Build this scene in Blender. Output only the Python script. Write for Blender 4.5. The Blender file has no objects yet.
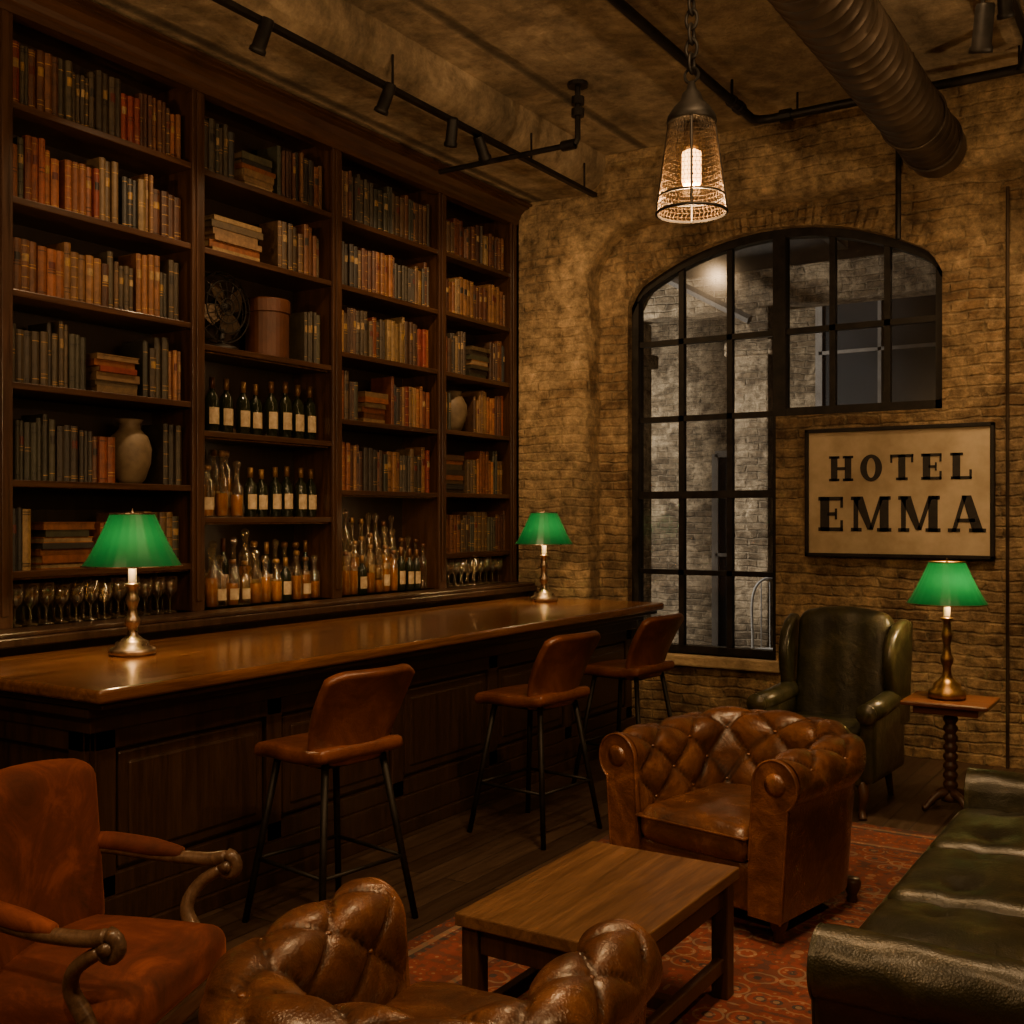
import bpy, bmesh, math, random
from mathutils import Vector, Matrix, Euler
random.seed(7)
S=bpy.context.scene
COL=S.collection
R=math.radians

# ------------------------------------------------------------------ materials
def newmat(name):
    m=bpy.data.materials.new(name); m.use_nodes=True
    nt=m.node_tree; b=nt.nodes['Principled BSDF']
    return m,nt,b
def N(nt,t,**k):
    n=nt.nodes.new(t)
    for a,v in k.items(): setattr(n,a,v)
    return n
def ramp(nt,fac,stops,interp='LINEAR'):
    r=N(nt,'ShaderNodeValToRGB'); r.color_ramp.interpolation=interp
    e=r.color_ramp.elements
    while len(e)<len(stops): e.new(0.5)
    for i,(p,c) in enumerate(stops):
        e[i].position=p; e[i].color=(c[0],c[1],c[2],1) if not isinstance(c,(int,float)) else (c,c,c,1)
    nt.links.new(fac,r.inputs[0]); return r.outputs[0]
def noise(nt,vec,scale,detail=6,rough=.6,dist=0,out='Fac'):
    n=N(nt,'ShaderNodeTexNoise'); n.inputs['Scale'].default_value=scale
    n.inputs['Detail'].default_value=detail; n.inputs['Roughness'].default_value=rough
    n.inputs['Distortion'].default_value=dist
    if vec is not None: nt.links.new(vec,n.inputs['Vector'])
    return n.outputs[out]
def mapping(nt,scale=(1,1,1),coord='Object',loc=(0,0,0)):
    t=N(nt,'ShaderNodeTexCoord'); m=N(nt,'ShaderNodeMapping')
    m.inputs['Scale'].default_value=scale; m.inputs['Location'].default_value=loc
    nt.links.new(t.outputs[coord],m.inputs['Vector']); return m.outputs[0]
def bump(nt,b,h,strength,dist=.01):
    n=N(nt,'ShaderNodeBump'); n.inputs['Strength'].default_value=strength; n.inputs['Distance'].default_value=dist
    nt.links.new(h,n.inputs['Height']); nt.links.new(n.outputs[0],b.inputs['Normal'])
def nmat(name,c1,c2,scale=(1,1,1),ns=5,detail=6,rough=.5,r2=None,bs=.15,bd=.004,metal=0,coat=0,bns=None,lo=.32,hi=.68):
    m,nt,b=newmat(name)
    v=mapping(nt,scale); f=noise(nt,v,ns,detail)
    nt.links.new(ramp(nt,f,[(lo,c1),(hi,c2)]),b.inputs['Base Color'])
    b.inputs['Metallic'].default_value=metal
    b.inputs['Coat Weight'].default_value=coat; b.inputs['Coat Roughness'].default_value=.2
    if r2 is None: b.inputs['Roughness'].default_value=rough
    else: nt.links.new(ramp(nt,f,[(.3,rough),(.7,r2)]),b.inputs['Roughness'])
    if bs>0:
        f2=noise(nt,v,bns,4) if bns else f
        bump(nt,b,f2,bs,bd)
    return m
def mathn(nt,op,a,b2=None,c=None):
    n=N(nt,'ShaderNodeMath',operation=op)
    for i,x in enumerate((a,b2,c)):
        if x is None: continue
        if isinstance(x,(int,float)): n.inputs[i].default_value=x
        else: nt.links.new(x,n.inputs[i])
    return n.outputs[0]
def mixc(nt,f,a,b2,bt='MIX'):
    n=N(nt,'ShaderNodeMix',data_type='RGBA',blend_type=bt)
    if isinstance(f,(int,float)): n.inputs[0].default_value=f
    else: nt.links.new(f,n.inputs[0])
    for i,x in ((6,a),(7,b2)):
        if isinstance(x,tuple): n.inputs[i].default_value=(x[0],x[1],x[2],1)
        else: nt.links.new(x,n.inputs[i])
    return n.outputs[2]
def brickmat(name,axis,c1,c2,mort,plas,pl=(.5,.62),dirty=1.0,warpk=1.0):
    m,nt,b=newmat(name)
    t=N(nt,'ShaderNodeTexCoord'); s=N(nt,'ShaderNodeSeparateXYZ'); nt.links.new(t.outputs['Object'],s.inputs[0])
    c=N(nt,'ShaderNodeCombineXYZ')
    nz=noise(nt,t.outputs['Object'],2.2,2,.5,0,'Color'); sp=N(nt,'ShaderNodeSeparateXYZ'); nt.links.new(nz,sp.inputs[0])
    nz2=noise(nt,t.outputs['Object'],14,3,.6,0,'Color'); sp2=N(nt,'ShaderNodeSeparateXYZ'); nt.links.new(nz2,sp2.inputs[0])
    ox=mathn(nt,'ADD',mathn(nt,'MULTIPLY_ADD',sp.outputs[0],.16*warpk,-.08*warpk),mathn(nt,'MULTIPLY_ADD',sp2.outputs[0],.05,-.025))
    oz=mathn(nt,'ADD',mathn(nt,'MULTIPLY_ADD',sp.outputs[1],.08*warpk,-.04*warpk),mathn(nt,'MULTIPLY_ADD',sp2.outputs[1],.030,-.015))
    nt.links.new(mathn(nt,'ADD',s.outputs[0 if axis=='x' else 1],ox),c.inputs[0])
    nt.links.new(mathn(nt,'ADD',s.outputs[2],oz),c.inputs[1])
    br=N(nt,'ShaderNodeTexBrick'); nt.links.new(c.outputs[0],br.inputs['Vector'])
    br.inputs['Scale'].default_value=1; br.inputs['Brick Width'].default_value=.24; br.inputs['Row Height'].default_value=.075
    br.inputs['Mortar Size'].default_value=.012; br.inputs['Mortar Smooth'].default_value=.8; br.inputs['Bias'].default_value=-.1
    br.inputs['Color1'].default_value=(*c1,1); br.inputs['Color2'].default_value=(*c2,1); br.inputs['Mortar'].default_value=(*mort,1)
    pn=noise(nt,t.outputs['Object'],2.6,12,.74,.4)
    mask=ramp(nt,pn,[(pl[0],0.0),(pl[1],1.0)])
    col=mixc(nt,mathn(nt,'MULTIPLY',mask,.85),br.outputs['Color'],plas)
    fine=noise(nt,t.outputs['Object'],11,10,.78)
    col=mixc(nt,.9*dirty,col,ramp(nt,fine,[(.32,(.20,.18,.15)),(.5,(.85,.82,.77)),(.68,(1.6,1.52,1.38))]),'MULTIPLY')
    big=noise(nt,mapping(nt,(1,1,1),'Object',(4,2,7)),.9,5,.6)
    col=mixc(nt,.75*dirty,col,ramp(nt,big,[(.35,(.42,.38,.34)),(.6,(1.2,1.14,1.05))]),'MULTIPLY')
    nt.links.new(col,b.inputs['Base Color']); b.inputs['Roughness'].default_value=.92
    h=mathn(nt,'MULTIPLY_ADD',br.outputs['Fac'],mathn(nt,'MULTIPLY_ADD',mask,.5,-.7),mathn(nt,'MULTIPLY',fine,1.5))
    h=mathn(nt,'ADD',h,mathn(nt,'MULTIPLY',pn,1.0))
    bump(nt,b,h,1.0,.035)
    return m

M={}
M['brick_x']=brickmat('aged_brick_far','x',(.36,.245,.13),(.165,.103,.054),(.30,.235,.145),(.60,.46,.28),(.42,.58))
M['brick_y']=brickmat('aged_brick_side','y',(.36,.245,.13),(.165,.103,.054),(.30,.235,.145),(.60,.46,.28),(.42,.58))
M['brick_pl']=brickmat('plastered_brick_pier','x',(.36,.25,.135),(.19,.125,.065),(.32,.25,.155),(.58,.45,.275),(.34,.50))
M['brick_out']=brickmat('courtyard_brick','x',(.34,.28,.20),(.15,.12,.085),(.40,.35,.27),(.66,.57,.43),(.46,.56))
M['plaster']=nmat('worn_plaster',(.13,.09,.048),(.52,.39,.23),ns=3.5,detail=12,rough=.9,bs=1.0,bd=.06)
def ceilmat():
    m,nt,b=newmat('board_formed_concrete')
    v=mapping(nt); n1=noise(nt,v,1.3,12,.74,.4); n2=noise(nt,v,6,8,.74)
    col=ramp(nt,n1,[(.3,(.12,.09,.052)),(.5,(.36,.275,.165)),(.7,(.64,.51,.33))])
    col=mixc(nt,.8,col,ramp(nt,n2,[(.32,(.35,.33,.3)),(.68,(1.3,1.25,1.2))]),'MULTIPLY')
    w=N(nt,'ShaderNodeTexWave',bands_direction='X'); w.inputs['Scale'].default_value=.33; w.inputs['Distortion'].default_value=.2; w.inputs['Detail'].default_value=3
    nt.links.new(v,w.inputs[0])
    seam=ramp(nt,w.outputs['Fac'],[(0,.15),(.03,1.0)])
    col=mixc(nt,.8,col,seam,'MULTIPLY')
    nt.links.new(col,b.inputs['Base Color']); b.inputs['Roughness'].default_value=.9
    bump(nt,b,mathn(nt,'ADD',mathn(nt,'ADD',n2,mathn(nt,'MULTIPLY',n1,2)),mathn(nt,'MULTIPLY',seam,.5)),1.0,.04)
    return m
M['ceil']=ceilmat()
def wood(name,c1,c2,grain,ns=6,rough=.4,r2=.5,coat=.1,bs=.15):
    sc={'x':(.6,9,9),'y':(9,.6,9),'z':(9,9,.6)}[grain]
    m,nt,b=newmat(name); v=mapping(nt,sc)
    n1=noise(nt,v,ns*.35,8,.6,1.2); n2=noise(nt,v,ns*3,4,.6)
    col=ramp(nt,n1,[(.28,c1),(.72,c2)])
    col=mixc(nt,.45,col,ramp(nt,n2,[(.35,(.45,.45,.45)),(.65,(1.15,1.15,1.15))]),'MULTIPLY')
    nt.links.new(col,b.inputs['Base Color'])
    nt.links.new(ramp(nt,n1,[(.3,rough),(.7,r2)]),b.inputs['Roughness'])
    b.inputs['Coat Weight'].default_value=coat; b.inputs['Coat Roughness'].default_value=.15
    bump(nt,b,n2,bs,.003); return m
M['case_z']=wood('dark_walnut_upright',(.026,.011,.005),(.076,.032,.014),'z',rough=.3,r2=.42,coat=.25)
M['case_y']=wood('dark_walnut_shelf',(.028,.012,.005),(.084,.036,.016),'y',rough=.3,r2=.42,coat=.25)
M['case_back']=wood('dark_walnut_back',(.010,.005,.0025),(.024,.012,.005),'z')
M['bar_wood']=wood('bar_panel_wood',(.020,.011,.006),(.060,.030,.016),'z',rough=.28,r2=.42,coat=.25)
M['bar_top']=wood('bar_top_wood',(.080,.031,.010),(.27,.115,.040),'y',ns=5,rough=.15,r2=.28,coat=.6)
M['table_wood']=wood('coffee_table_wood',(.085,.040,.017),(.25,.125,.055),'y',ns=6,rough=.34,r2=.5,coat=.2)
M['table_leg']=wood('coffee_table_leg_wood',(.038,.017,.008),(.10,.046,.02),'z')
M['side_wood']=wood('side_table_wood',(.09,.03,.012),(.22,.08,.03),'x',rough=.3,r2=.45,coat=.3)
M['carved']=wood('carved_frame_wood',(.06,.032,.018),(.20,.12,.07),'x',rough=.3,r2=.45,coat=.3)
def floormat():
    m,nt,b=newmat('dark_plank_floor')
    t=N(nt,'ShaderNodeTexCoord'); s=N(nt,'ShaderNodeSeparateXYZ'); nt.links.new(t.outputs['Object'],s.inputs[0])
    c=N(nt,'ShaderNodeCombineXYZ'); nt.links.new(s.outputs[1],c.inputs[0]); nt.links.new(s.outputs[0],c.inputs[1])
    br=N(nt,'ShaderNodeTexBrick'); nt.links.new(c.outputs[0],br.inputs['Vector'])
    br.inputs['Scale'].default_value=1; br.inputs['Brick Width'].default_value=1.7; br.inputs['Row Height'].default_value=.14
    br.inputs['Mortar Size'].default_value=.003
    br.inputs['Color1'].default_value=(.04,.023,.013,1); br.inputs['Color2'].default_value=(.08,.048,.028,1); br.inputs['Mortar'].default_value=(.006,.004,.003,1)
    v=mapping(nt,(9,.7,1)); n=noise(nt,v,3,7)
    nt.links.new(mixc(nt,.7,br.outputs['Color'],ramp(nt,n,[(.3,(.5,.5,.5)),(.7,(1.2,1.2,1.2))]),'MULTIPLY'),b.inputs['Base Color'])
    nt.links.new(ramp(nt,n,[(.3,.35),(.7,.55)]),b.inputs['Roughness'])
    bump(nt,b,mathn(nt,'SUBTRACT',n,br.outputs['Fac']),.3,.004); return m
M['floor']=floormat()
def leather(name,c1,c2,c3,r1=.28,r2=.5,wr=.3,coat=.25,wsc=14,spec=.7):
    m,nt,b=newmat(name); v=mapping(nt)
    n1=noise(nt,v,6,9,.7,.8); vo=N(nt,'ShaderNodeTexVoronoi'); vo.inputs['Scale'].default_value=150; nt.links.new(v,vo.inputs['Vector'])
    g=N(nt,'ShaderNodeNewGeometry')
    col=ramp(nt,n1,[(.30,c1),(.5,c2),(.72,c3)])
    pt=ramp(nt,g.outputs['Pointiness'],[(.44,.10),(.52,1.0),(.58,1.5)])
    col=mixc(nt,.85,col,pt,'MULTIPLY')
    nt.links.new(col,b.inputs['Base Color'])
    nt.links.new(ramp(nt,n1,[(.3,r2),(.7,r1)]),b.inputs['Roughness'])
    n2=noise(nt,v,wsc,6,.6,1.6)
    bump(nt,b,mathn(nt,'ADD',mathn(nt,'MULTIPLY',vo.outputs['Distance'],.2),n2),wr,.010)
    b.inputs['Specular IOR Level'].default_value=spec
    b.inputs['Coat Weight'].default_value=coat; b.inputs['Coat Roughness'].default_value=.26
    return m
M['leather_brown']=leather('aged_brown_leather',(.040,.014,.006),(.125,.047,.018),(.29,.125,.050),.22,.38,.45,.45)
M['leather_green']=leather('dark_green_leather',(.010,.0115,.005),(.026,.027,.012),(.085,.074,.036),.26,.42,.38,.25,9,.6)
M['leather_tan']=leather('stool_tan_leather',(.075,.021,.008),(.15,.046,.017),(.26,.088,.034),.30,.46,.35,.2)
def velvet():
    m,nt,b=newmat('rust_velvet'); v=mapping(nt); n=noise(nt,v,5,8,.7,1.0)
    nt.links.new(ramp(nt,n,[(.3,(.045,.009,.004)),(.52,(.125,.026,.008)),(.72,(.28,.066,.019))]),b.inputs['Base Color'])
    b.inputs['Roughness'].default_value=.85; b.inputs['Sheen Weight'].default_value=.5; b.inputs['Sheen Roughness'].default_value=.35
    b.inputs['Sheen Tint'].default_value=(1,.3,.1,1)
    bump(nt,b,noise(nt,v,300,2),.2,.002); return m
M['velvet']=velvet()
M['iron']=nmat('black_iron',(.010,.009,.008),(.03,.026,.022),ns=12,rough=.45,r2=.6,metal=.6,bs=.1)
M['mesh']=nmat('dark_mesh_metal',(.045,.030,.017),(.10,.065,.036),ns=12,rough=.45,r2=.6,metal=.7,bs=0)
M['duct']=nmat('spiral_duct_metal',(.05,.038,.027),(.13,.095,.065),ns=4,rough=.35,r2=.5,metal=.75,bs=.05)
M['bronze']=nmat('antique_bronze',(.14,.075,.03),(.42,.25,.10),ns=14,rough=.25,r2=.45,metal=.9,bs=.1)
M['silver']=nmat('tarnished_pewter',(.2,.14,.09),(.55,.42,.3),ns=14,rough=.22,r2=.4,metal=.95,bs=.1)
M['ceramic']=nmat('stoneware',(.09,.062,.033),(.20,.145,.08),ns=9,rough=.6,bs=.15)
M['bucket']=nmat('leather_box',(.05,.016,.006),(.10,.033,.012),ns=7,rough=.5,bs=.1)
M['sign']=nmat('aged_sign_board',(.34,.26,.15),(.56,.45,.29),ns=4,detail=10,rough=.7,bs=.1,lo=.28,hi=.68)
M['black']=nmat('sign_black_paint',(.008,.006,.005),(.022,.017,.013),ns=20,rough=.6,bs=.1)
M['white']=nmat('white_metal_paint',(.3,.3,.3),(.5,.5,.48),ns=10,rough=.5,bs=.05)
M['wax']=nmat('candle_tube',(.75,.58,.35),(.85,.68,.45),ns=10,rough=.5,bs=0)
M['wax'].node_tree.nodes['Principled BSDF'].inputs['Emission Color'].default_value=(1,.62,.28,1)
M['wax'].node_tree.nodes['Principled BSDF'].inputs['Emission Strength'].default_value=.25
M['paper']=nmat('bottle_label',(.30,.22,.12),(.52,.40,.24),ns=30,rough=.7,bs=0)
M['cy_floor']=nmat('courtyard_paving',(.18,.16,.14),(.32,.3,.27),ns=3,rough=.8,bs=.2)
M['cy_dark']=nmat('courtyard_steel',(.07,.065,.06),(.16,.15,.135),ns=3,rough=.7,bs=.3)
M['cy_black']=nmat('courtyard_dark_opening',(.01,.011,.012),(.02,.022,.025),ns=3,rough=.7,bs=.1)
def bookmat():
    m,nt,b=newmat('book_cloth'); a=N(nt,'ShaderNodeAttribute',attribute_name='Col')
    v=mapping(nt); n=noise(nt,v,25,6,.7)
    nt.links.new(mixc(nt,.85,a.outputs['Color'],ramp(nt,n,[(.3,(.33,.29,.23)),(.7,(1.2,1.06,.84))]),'MULTIPLY'),b.inputs['Base Color'])
    b.inputs['Roughness'].default_value=.5; bump(nt,b,noise(nt,v,90,3),.3,.003); return m
M['book']=bookmat()
def glassy(name,tint,gloss_lo=.08,gloss_hi=.7,rough=.04,tnoise=False,diff=0):
    m,nt,b=newmat(name); nt.nodes.remove(b)
    tr=N(nt,'ShaderNodeBsdfTransparent'); tr.inputs[0].default_value=(*tint,1)
    gl=N(nt,'ShaderNodeBsdfGlossy'); gl.inputs['Roughness'].default_value=rough
    lw=N(nt,'ShaderNodeLayerWeight'); lw.inputs[0].default_value=.35
    f=ramp(nt,lw.outputs['Facing'],[(0,gloss_lo),(1,gloss_hi)])
    if tnoise:
        n=noise(nt,mapping(nt),1.2,3); bp=N(nt,'ShaderNodeBump'); bp.inputs['Strength'].default_value=.05
        nt.links.new(n,bp.inputs['Height']); nt.links.new(bp.outputs[0],gl.inputs['Normal'])
    mx=N(nt,'ShaderNodeMixShader'); nt.links.new(f,mx.inputs[0]); nt.links.new(tr.outputs[0],mx.inputs[1]); nt.links.new(gl.outputs[0],mx.inputs[2])
    out=mx.outputs[0]
    if diff>0:
        d=N(nt,'ShaderNodeBsdfDiffuse'); d.inputs[0].default_value=(.8,.56,.28,1)
        m2=N(nt,'ShaderNodeMixShader'); nt.links.new(ramp(nt,lw.outputs['Facing'],[(.3,diff*.2),(1,diff*4)]),m2.inputs[0]); nt.links.new(out,m2.inputs[1]); nt.links.new(d.outputs[0],m2.inputs[2]); out=m2.outputs[0]
    nt.links.new(out,nt.nodes['Material Output'].inputs[0]); return m
M['pane']=glassy('window_glass',(.82,.82,.82),.04,.5,.16,True)
M['clear']=glassy('clear_bottle_glass',(.90,.84,.70),.13,.9,.06,False,.045)
M['chimney']=glassy('chimney_glass',(.98,.93,.82),.03,.5,.05)
def liquid(name,c1,c2):
    m,nt,b=newmat(name); v=mapping(nt); n=noise(nt,v,3,3)
    nt.links.new(ramp(nt,n,[(.35,c1),(.65,c2)]),b.inputs['Base Color'])
    b.inputs['Roughness'].default_value=.12; b.inputs['IOR'].default_value=1.3
    return m
M['amber']=liquid('whiskey_amber',(.12,.034,.002),(.42,.18,.012))
M['darkglass']=nmat('dark_wine_glass',(.006,.010,.005),(.016,.018,.008),ns=6,rough=.1,bs=0)
M['foil']=nmat('bottle_foil',(.05,.012,.008),(.26,.15,.05),ns=2,rough=.35,metal=.4,bs=0)
def shademat():
    m,nt,b=newmat('green_lamp_shade')
    nt.nodes.remove(b)
    v=mapping(nt); n=noise(nt,v,6,4)
    c=ramp(nt,n,[(.3,(.003,.070,.026)),(.7,(.005,.11,.042))])
    d=N(nt,'ShaderNodeBsdfPrincipled'); d.inputs['Roughness'].default_value=.35; nt.links.new(c,d.inputs['Base Color'])
    t=N(nt,'ShaderNodeBsdfTranslucent'); t.inputs[0].default_value=(.002,.055,.020,1)
    mx=N(nt,'ShaderNodeMixShader'); mx.inputs[0].default_value=.25
    nt.links.new(d.outputs[0],mx.inputs[1]); nt.links.new(t.outputs[0],mx.inputs[2])
    nt.links.new(mx.outputs[0],nt.nodes['Material Output'].inputs[0]); return m
M['shade']=shademat()
def emis(name,c,s):
    m,nt,b=newmat(name); b.inputs['Base Color'].default_value=(*c,1)
    b.inputs['Emission Color'].default_value=(*c,1); b.inputs['Emission Strength'].default_value=s; return m
M['bulb']=emis('warm_bulb',(1,.48,.14),10)
def rugmat(hx,hy):
    m,nt,b=newmat('persian_rug')
    t=N(nt,'ShaderNodeTexCoord'); s=N(nt,'ShaderNodeSeparateXYZ'); nt.links.new(t.outputs['Object'],s.inputs[0])
    ax=mathn(nt,'ABSOLUTE',s.outputs[0]); ay=mathn(nt,'ABSOLUTE',s.outputs[1])
    d=mathn(nt,'MINIMUM',mathn(nt,'SUBTRACT',hx,ax),mathn(nt,'SUBTRACT',hy,ay))
    px=mathn(nt,'PINGPONG',s.outputs[0],.42); py=mathn(nt,'PINGPONG',s.outputs[1],.55)
    c=N(nt,'ShaderNodeCombineXYZ'); nt.links.new(px,c.inputs[0]); nt.links.new(py,c.inputs[1])
    vo=N(nt,'ShaderNodeTexVoronoi'); vo.inputs['Scale'].default_value=9; nt.links.new(c.outputs[0],vo.inputs['Vector'])
    vo2=N(nt,'ShaderNodeTexVoronoi'); vo2.inputs['Scale'].default_value=26; nt.links.new(c.outputs[0],vo2.inputs['Vector'])
    field=ramp(nt,vo.outputs['Distance'],[(0,(.42,.28,.17)),(.13,(.05,.05,.055)),(.22,(.28,.065,.036)),(.42,(.43,.28,.17)),(.50,(.26,.058,.033)),(.8,(.14,.04,.026))],'CONSTANT')
    f2=ramp(nt,vo2.outputs['Distance'],[(0,(.43,.31,.19)),(.2,(.26,.06,.034)),(.55,(.08,.055,.05))],'CONSTANT')
    field=mixc(nt,.45,field,f2)
    band=ramp(nt,d,[(0,(.10,.03,.02)),(.06,(.38,.26,.16)),(.09,(.05,.045,.045)),(.12,(.28,.07,.04)),(.36,(.40,.27,.17)),(.39,(.06,.045,.045)),(.42,(.26,.06,.035))],'CONSTANT')
    band=mixc(nt,.5,band,f2)
    isb=mathn(nt,'LESS_THAN',d,.45)
    col=mixc(nt,isb,field,band)
    w=noise(nt,t.outputs['Object'],4,8,.7)
    col=mixc(nt,.8,col,ramp(nt,w,[(.3,(.36,.34,.32)),(.7,(1.2,1.12,1.02))]),'MULTIPLY')
    nt.links.new(col,b.inputs['Base Color']); b.inputs['Roughness'].default_value=.95
    bump(nt,b,noise(nt,t.outputs['Object'],260,2),.3,.004); return m

# ------------------------------------------------------------------ mesh builder
class MB:
    def __init__(s): s.v=[];s.f=[];s.m=[];s.s=[];s.c=[]
    def add(s,geo,mi=0,smooth=False,T=None,col=(1,1,1)):
        vs,fs=geo; o=len(s.v)
        for p in vs:
            p=Vector(p); s.v.append(T@p if T is not None else p)
        for k,f in enumerate(fs):
            s.f.append([i+o for i in f]); s.m.append(mi); s.s.append(smooth)
            s.c.append(col[k] if isinstance(col,list) else col)
        return s
    def obj(s,name,mats,parent=None,loc=(0,0,0),rot=(0,0,0),bevel=0,seg=2,merge=False,color=False,recalc=True,sub=0):
        me=bpy.data.meshes.new(name); me.from_pydata([tuple(p) for p in s.v],[],s.f)
        for k in mats: me.materials.append(M[k] if isinstance(k,str) else k)
        me.polygons.foreach_set('material_index',s.m); me.polygons.foreach_set('use_smooth',s.s)
        if color:
            a=me.color_attributes.new('Col','FLOAT_COLOR','CORNER'); d=[]
            for f,c in zip(s.f,s.c): d+= [c[0],c[1],c[2],1]*len(f)
            a.data.foreach_set('color',d)
        if merge or recalc:
            bm=bmesh.new(); bm.from_mesh(me)
            if merge: bmesh.ops.remove_doubles(bm,verts=bm.verts,dist=1e-5)
            bmesh.ops.recalc_face_normals(bm,faces=bm.faces); bm.to_mesh(me); bm.free()
        me.update()
        o=bpy.data.objects.new(name,me); COL.objects.link(o); o.location=loc; o.rotation_euler=rot
        if parent: o.parent=parent
        if bevel>0:
            b=o.modifiers.new('bevel','BEVEL'); b.width=bevel; b.segments=seg; b.limit_method='ANGLE'; b.angle_limit=R(40)
        if sub: 
            u=o.modifiers.new('sub','SUBSURF'); u.levels=sub; u.render_levels=sub
        return o
def empty(name,loc=(0,0,0),rot=0):
    e=bpy.data.objects.new(name,None); COL.objects.link(e); e.location=loc; e.rotation_euler=(0,0,rot); e.empty_display_size=.1; return e
def box(x0,x1,y0,y1,z0,z1):
    v=[(x0,y0,z0),(x1,y0,z0),(x1,y1,z0),(x0,y1,z0),(x0,y0,z1),(x1,y0,z1),(x1,y1,z1),(x0,y1,z1)]
    return v,[(0,3,2,1),(4,5,6,7),(0,1,5,4),(1,2,6,5),(2,3,7,6),(3,0,4,7)]
def cbox(cx,cy,cz,sx,sy,sz): return box(cx-sx/2,cx+sx/2,cy-sy/2,cy+sy/2,cz-sz/2,cz+sz/2)
def prism(poly,a0,a1,plane='xz'):
    n=len(poly)
    def P(p,a): return (p[0],a,p[1]) if plane=='xz' else ((a,p[0],p[1]) if plane=='yz' else (p[0],p[1],a))
    v=[P(p,a0) for p in poly]+[P(p,a1) for p in poly]
    f=[tuple(range(n))[::-1],tuple(range(n,2*n))]+[(i,(i+1)%n,n+(i+1)%n,n+i) for i in range(n)]
    return v,f
def lathe(prof,seg=24,cap=True):
    v=[];f=[]
    for r,z in prof:
        for i in range(seg):
            a=2*math.pi*i/seg; v.append((r*math.cos(a),r*math.sin(a),z))
    for j in range(len(prof)-1):
        for i in range(seg):
            i2=(i+1)%seg; f.append((j*seg+i,j*seg+i2,(j+1)*seg+i2,(j+1)*seg+i))
    if cap:
        f.append(tuple(range(seg))[::-1]); f.append(tuple(range((len(prof)-1)*seg,len(prof)*seg)))
    return v,f
def smoothpts(P,n=6):
    P=[Vector(p) for p in P]; out=[]
    for i in range(len(P)-1):
        p0=P[max(i-1,0)];p1=P[i];p2=P[i+1];p3=P[min(i+2,len(P)-1)]
        for k in range(n):
            t=k/n; out.append(.5*((2*p1)+(-p0+p2)*t+(2*p0-5*p1+4*p2-p3)*t*t+(-p0+3*p1-3*p2+p3)*t**3))
    out.append(P[-1]); return out
def tube(P,r,seg=8,flat=1.0):
    P=[Vector(p) for p in P]; n=len(P)
    if isinstance(r,(list,tuple)):
        rr=[]; L=len(r)-1
        for i in range(n):
            x=i/(n-1)*L; k=min(int(x),L-1); rr.append(r[k]*(1-(x-k))+r[k+1]*(x-k))
    else: rr=[r]*n
    v=[];f=[];up=None
    for i in range(n):
        t=P[min(i+1,n-1)]-P[max(i-1,0)]
        t.normalize()
        if up is None:
            up=Vector((0,0,1)) if abs(t.z)<.9 else Vector((1,0,0))
        s=t.cross(up)
        if s.length<1e-6: s=t.cross(Vector((0,1,0)))
        s.normalize(); up=s.cross(t).normalized()
        for k in range(seg):
            a=2*math.pi*k/seg; v.append(P[i]+s*math.cos(a)*rr[i]+up*math.sin(a)*rr[i]*flat)
    for i in range(n-1):
        j=i+1
        for k in range(seg):
            k2=(k+1)%seg; f.append((i*seg+k,i*seg+k2,j*seg+k2,j*seg+k))
    f.append(tuple(range(seg))[::-1]); f.append(tuple(range((n-1)*seg,n*seg)))
    return v,f
def ring(c,r,tr,axis='z',n=28,seg=6):
    P=[]
    for i in range(n):
        a=2*math.pi*i/n; x=r*math.cos(a); y=r*math.sin(a)
        P.append(Vector(c)+Vector({'z':(x,y,0),'x':(0,x,y),'y':(x,0,y)}[axis]))
    v=[];f=[];ax=Vector({'z':(0,0,1),'x':(1,0,0),'y':(0,1,0)}[axis])
    for i in range(n):
        o=(P[(i+1)%n]-P[i-1]).normalized().cross(ax).normalized()
        for k in range(seg):
            a=2*math.pi*k/seg; v.append(P[i]+o*math.cos(a)*tr+ax*math.sin(a)*tr)
    for i in range(n):
        j=(i+1)%n
        for k in range(seg):
            k2=(k+1)%seg; f.append((i*seg+k,i*seg+k2,j*seg+k2,j*seg+k))
    return v,f
def cushion(sx,sy,sz,r,n=12,bulge=0,warp=None,wr=0):
    h=Vector((sx/2,sy/2,sz/2)); v=[];f=[]
    ts=[math.sin(math.pi/2*(-1+2*i/n)) for i in range(n+1)]
    for ax in range(3):
        for sg in (-1,1):
            o=len(v)
            for i in range(n+1):
                for j in range(n+1):
                    p=[0,0,0]; p[ax]=sg; p[(ax+1)%3]=ts[i]; p[(ax+2)%3]=ts[j]
                    q=Vector((p[0]*h.x,p[1]*h.y,p[2]*h.z))
                    inn=Vector([max(-(h[k]-r),min(h[k]-r,q[k])) for k in range(3)])
                    d=q-inn
                    if d.length>1e-9: q=inn+d.normalized()*r
                    u=q.x/h.x; w=q.y/h.y; zz=q.z/h.z
                    q.z+=bulge*(1-u*u)*(1-w*w)*zz
                    if wr: q.z+=wr*math.sin(q.x*31+q.y*17)*math.sin(q.y*23-q.x*9)*(1 if zz>0 else 0)
                    if warp: q=Vector(warp(q))
                    v.append(q)
            for i in range(n):
                for j in range(n):
                    a=o+i*(n+1)+j; f.append((a,a+1,a+n+2,a+n+1))
    return v,f
T=Matrix.Translation
def TR(loc,rx=0,ry=0,rz=0): return Matrix.Translation(loc)@Euler((rx,ry,rz)).to_matrix().to_4x4()

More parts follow.
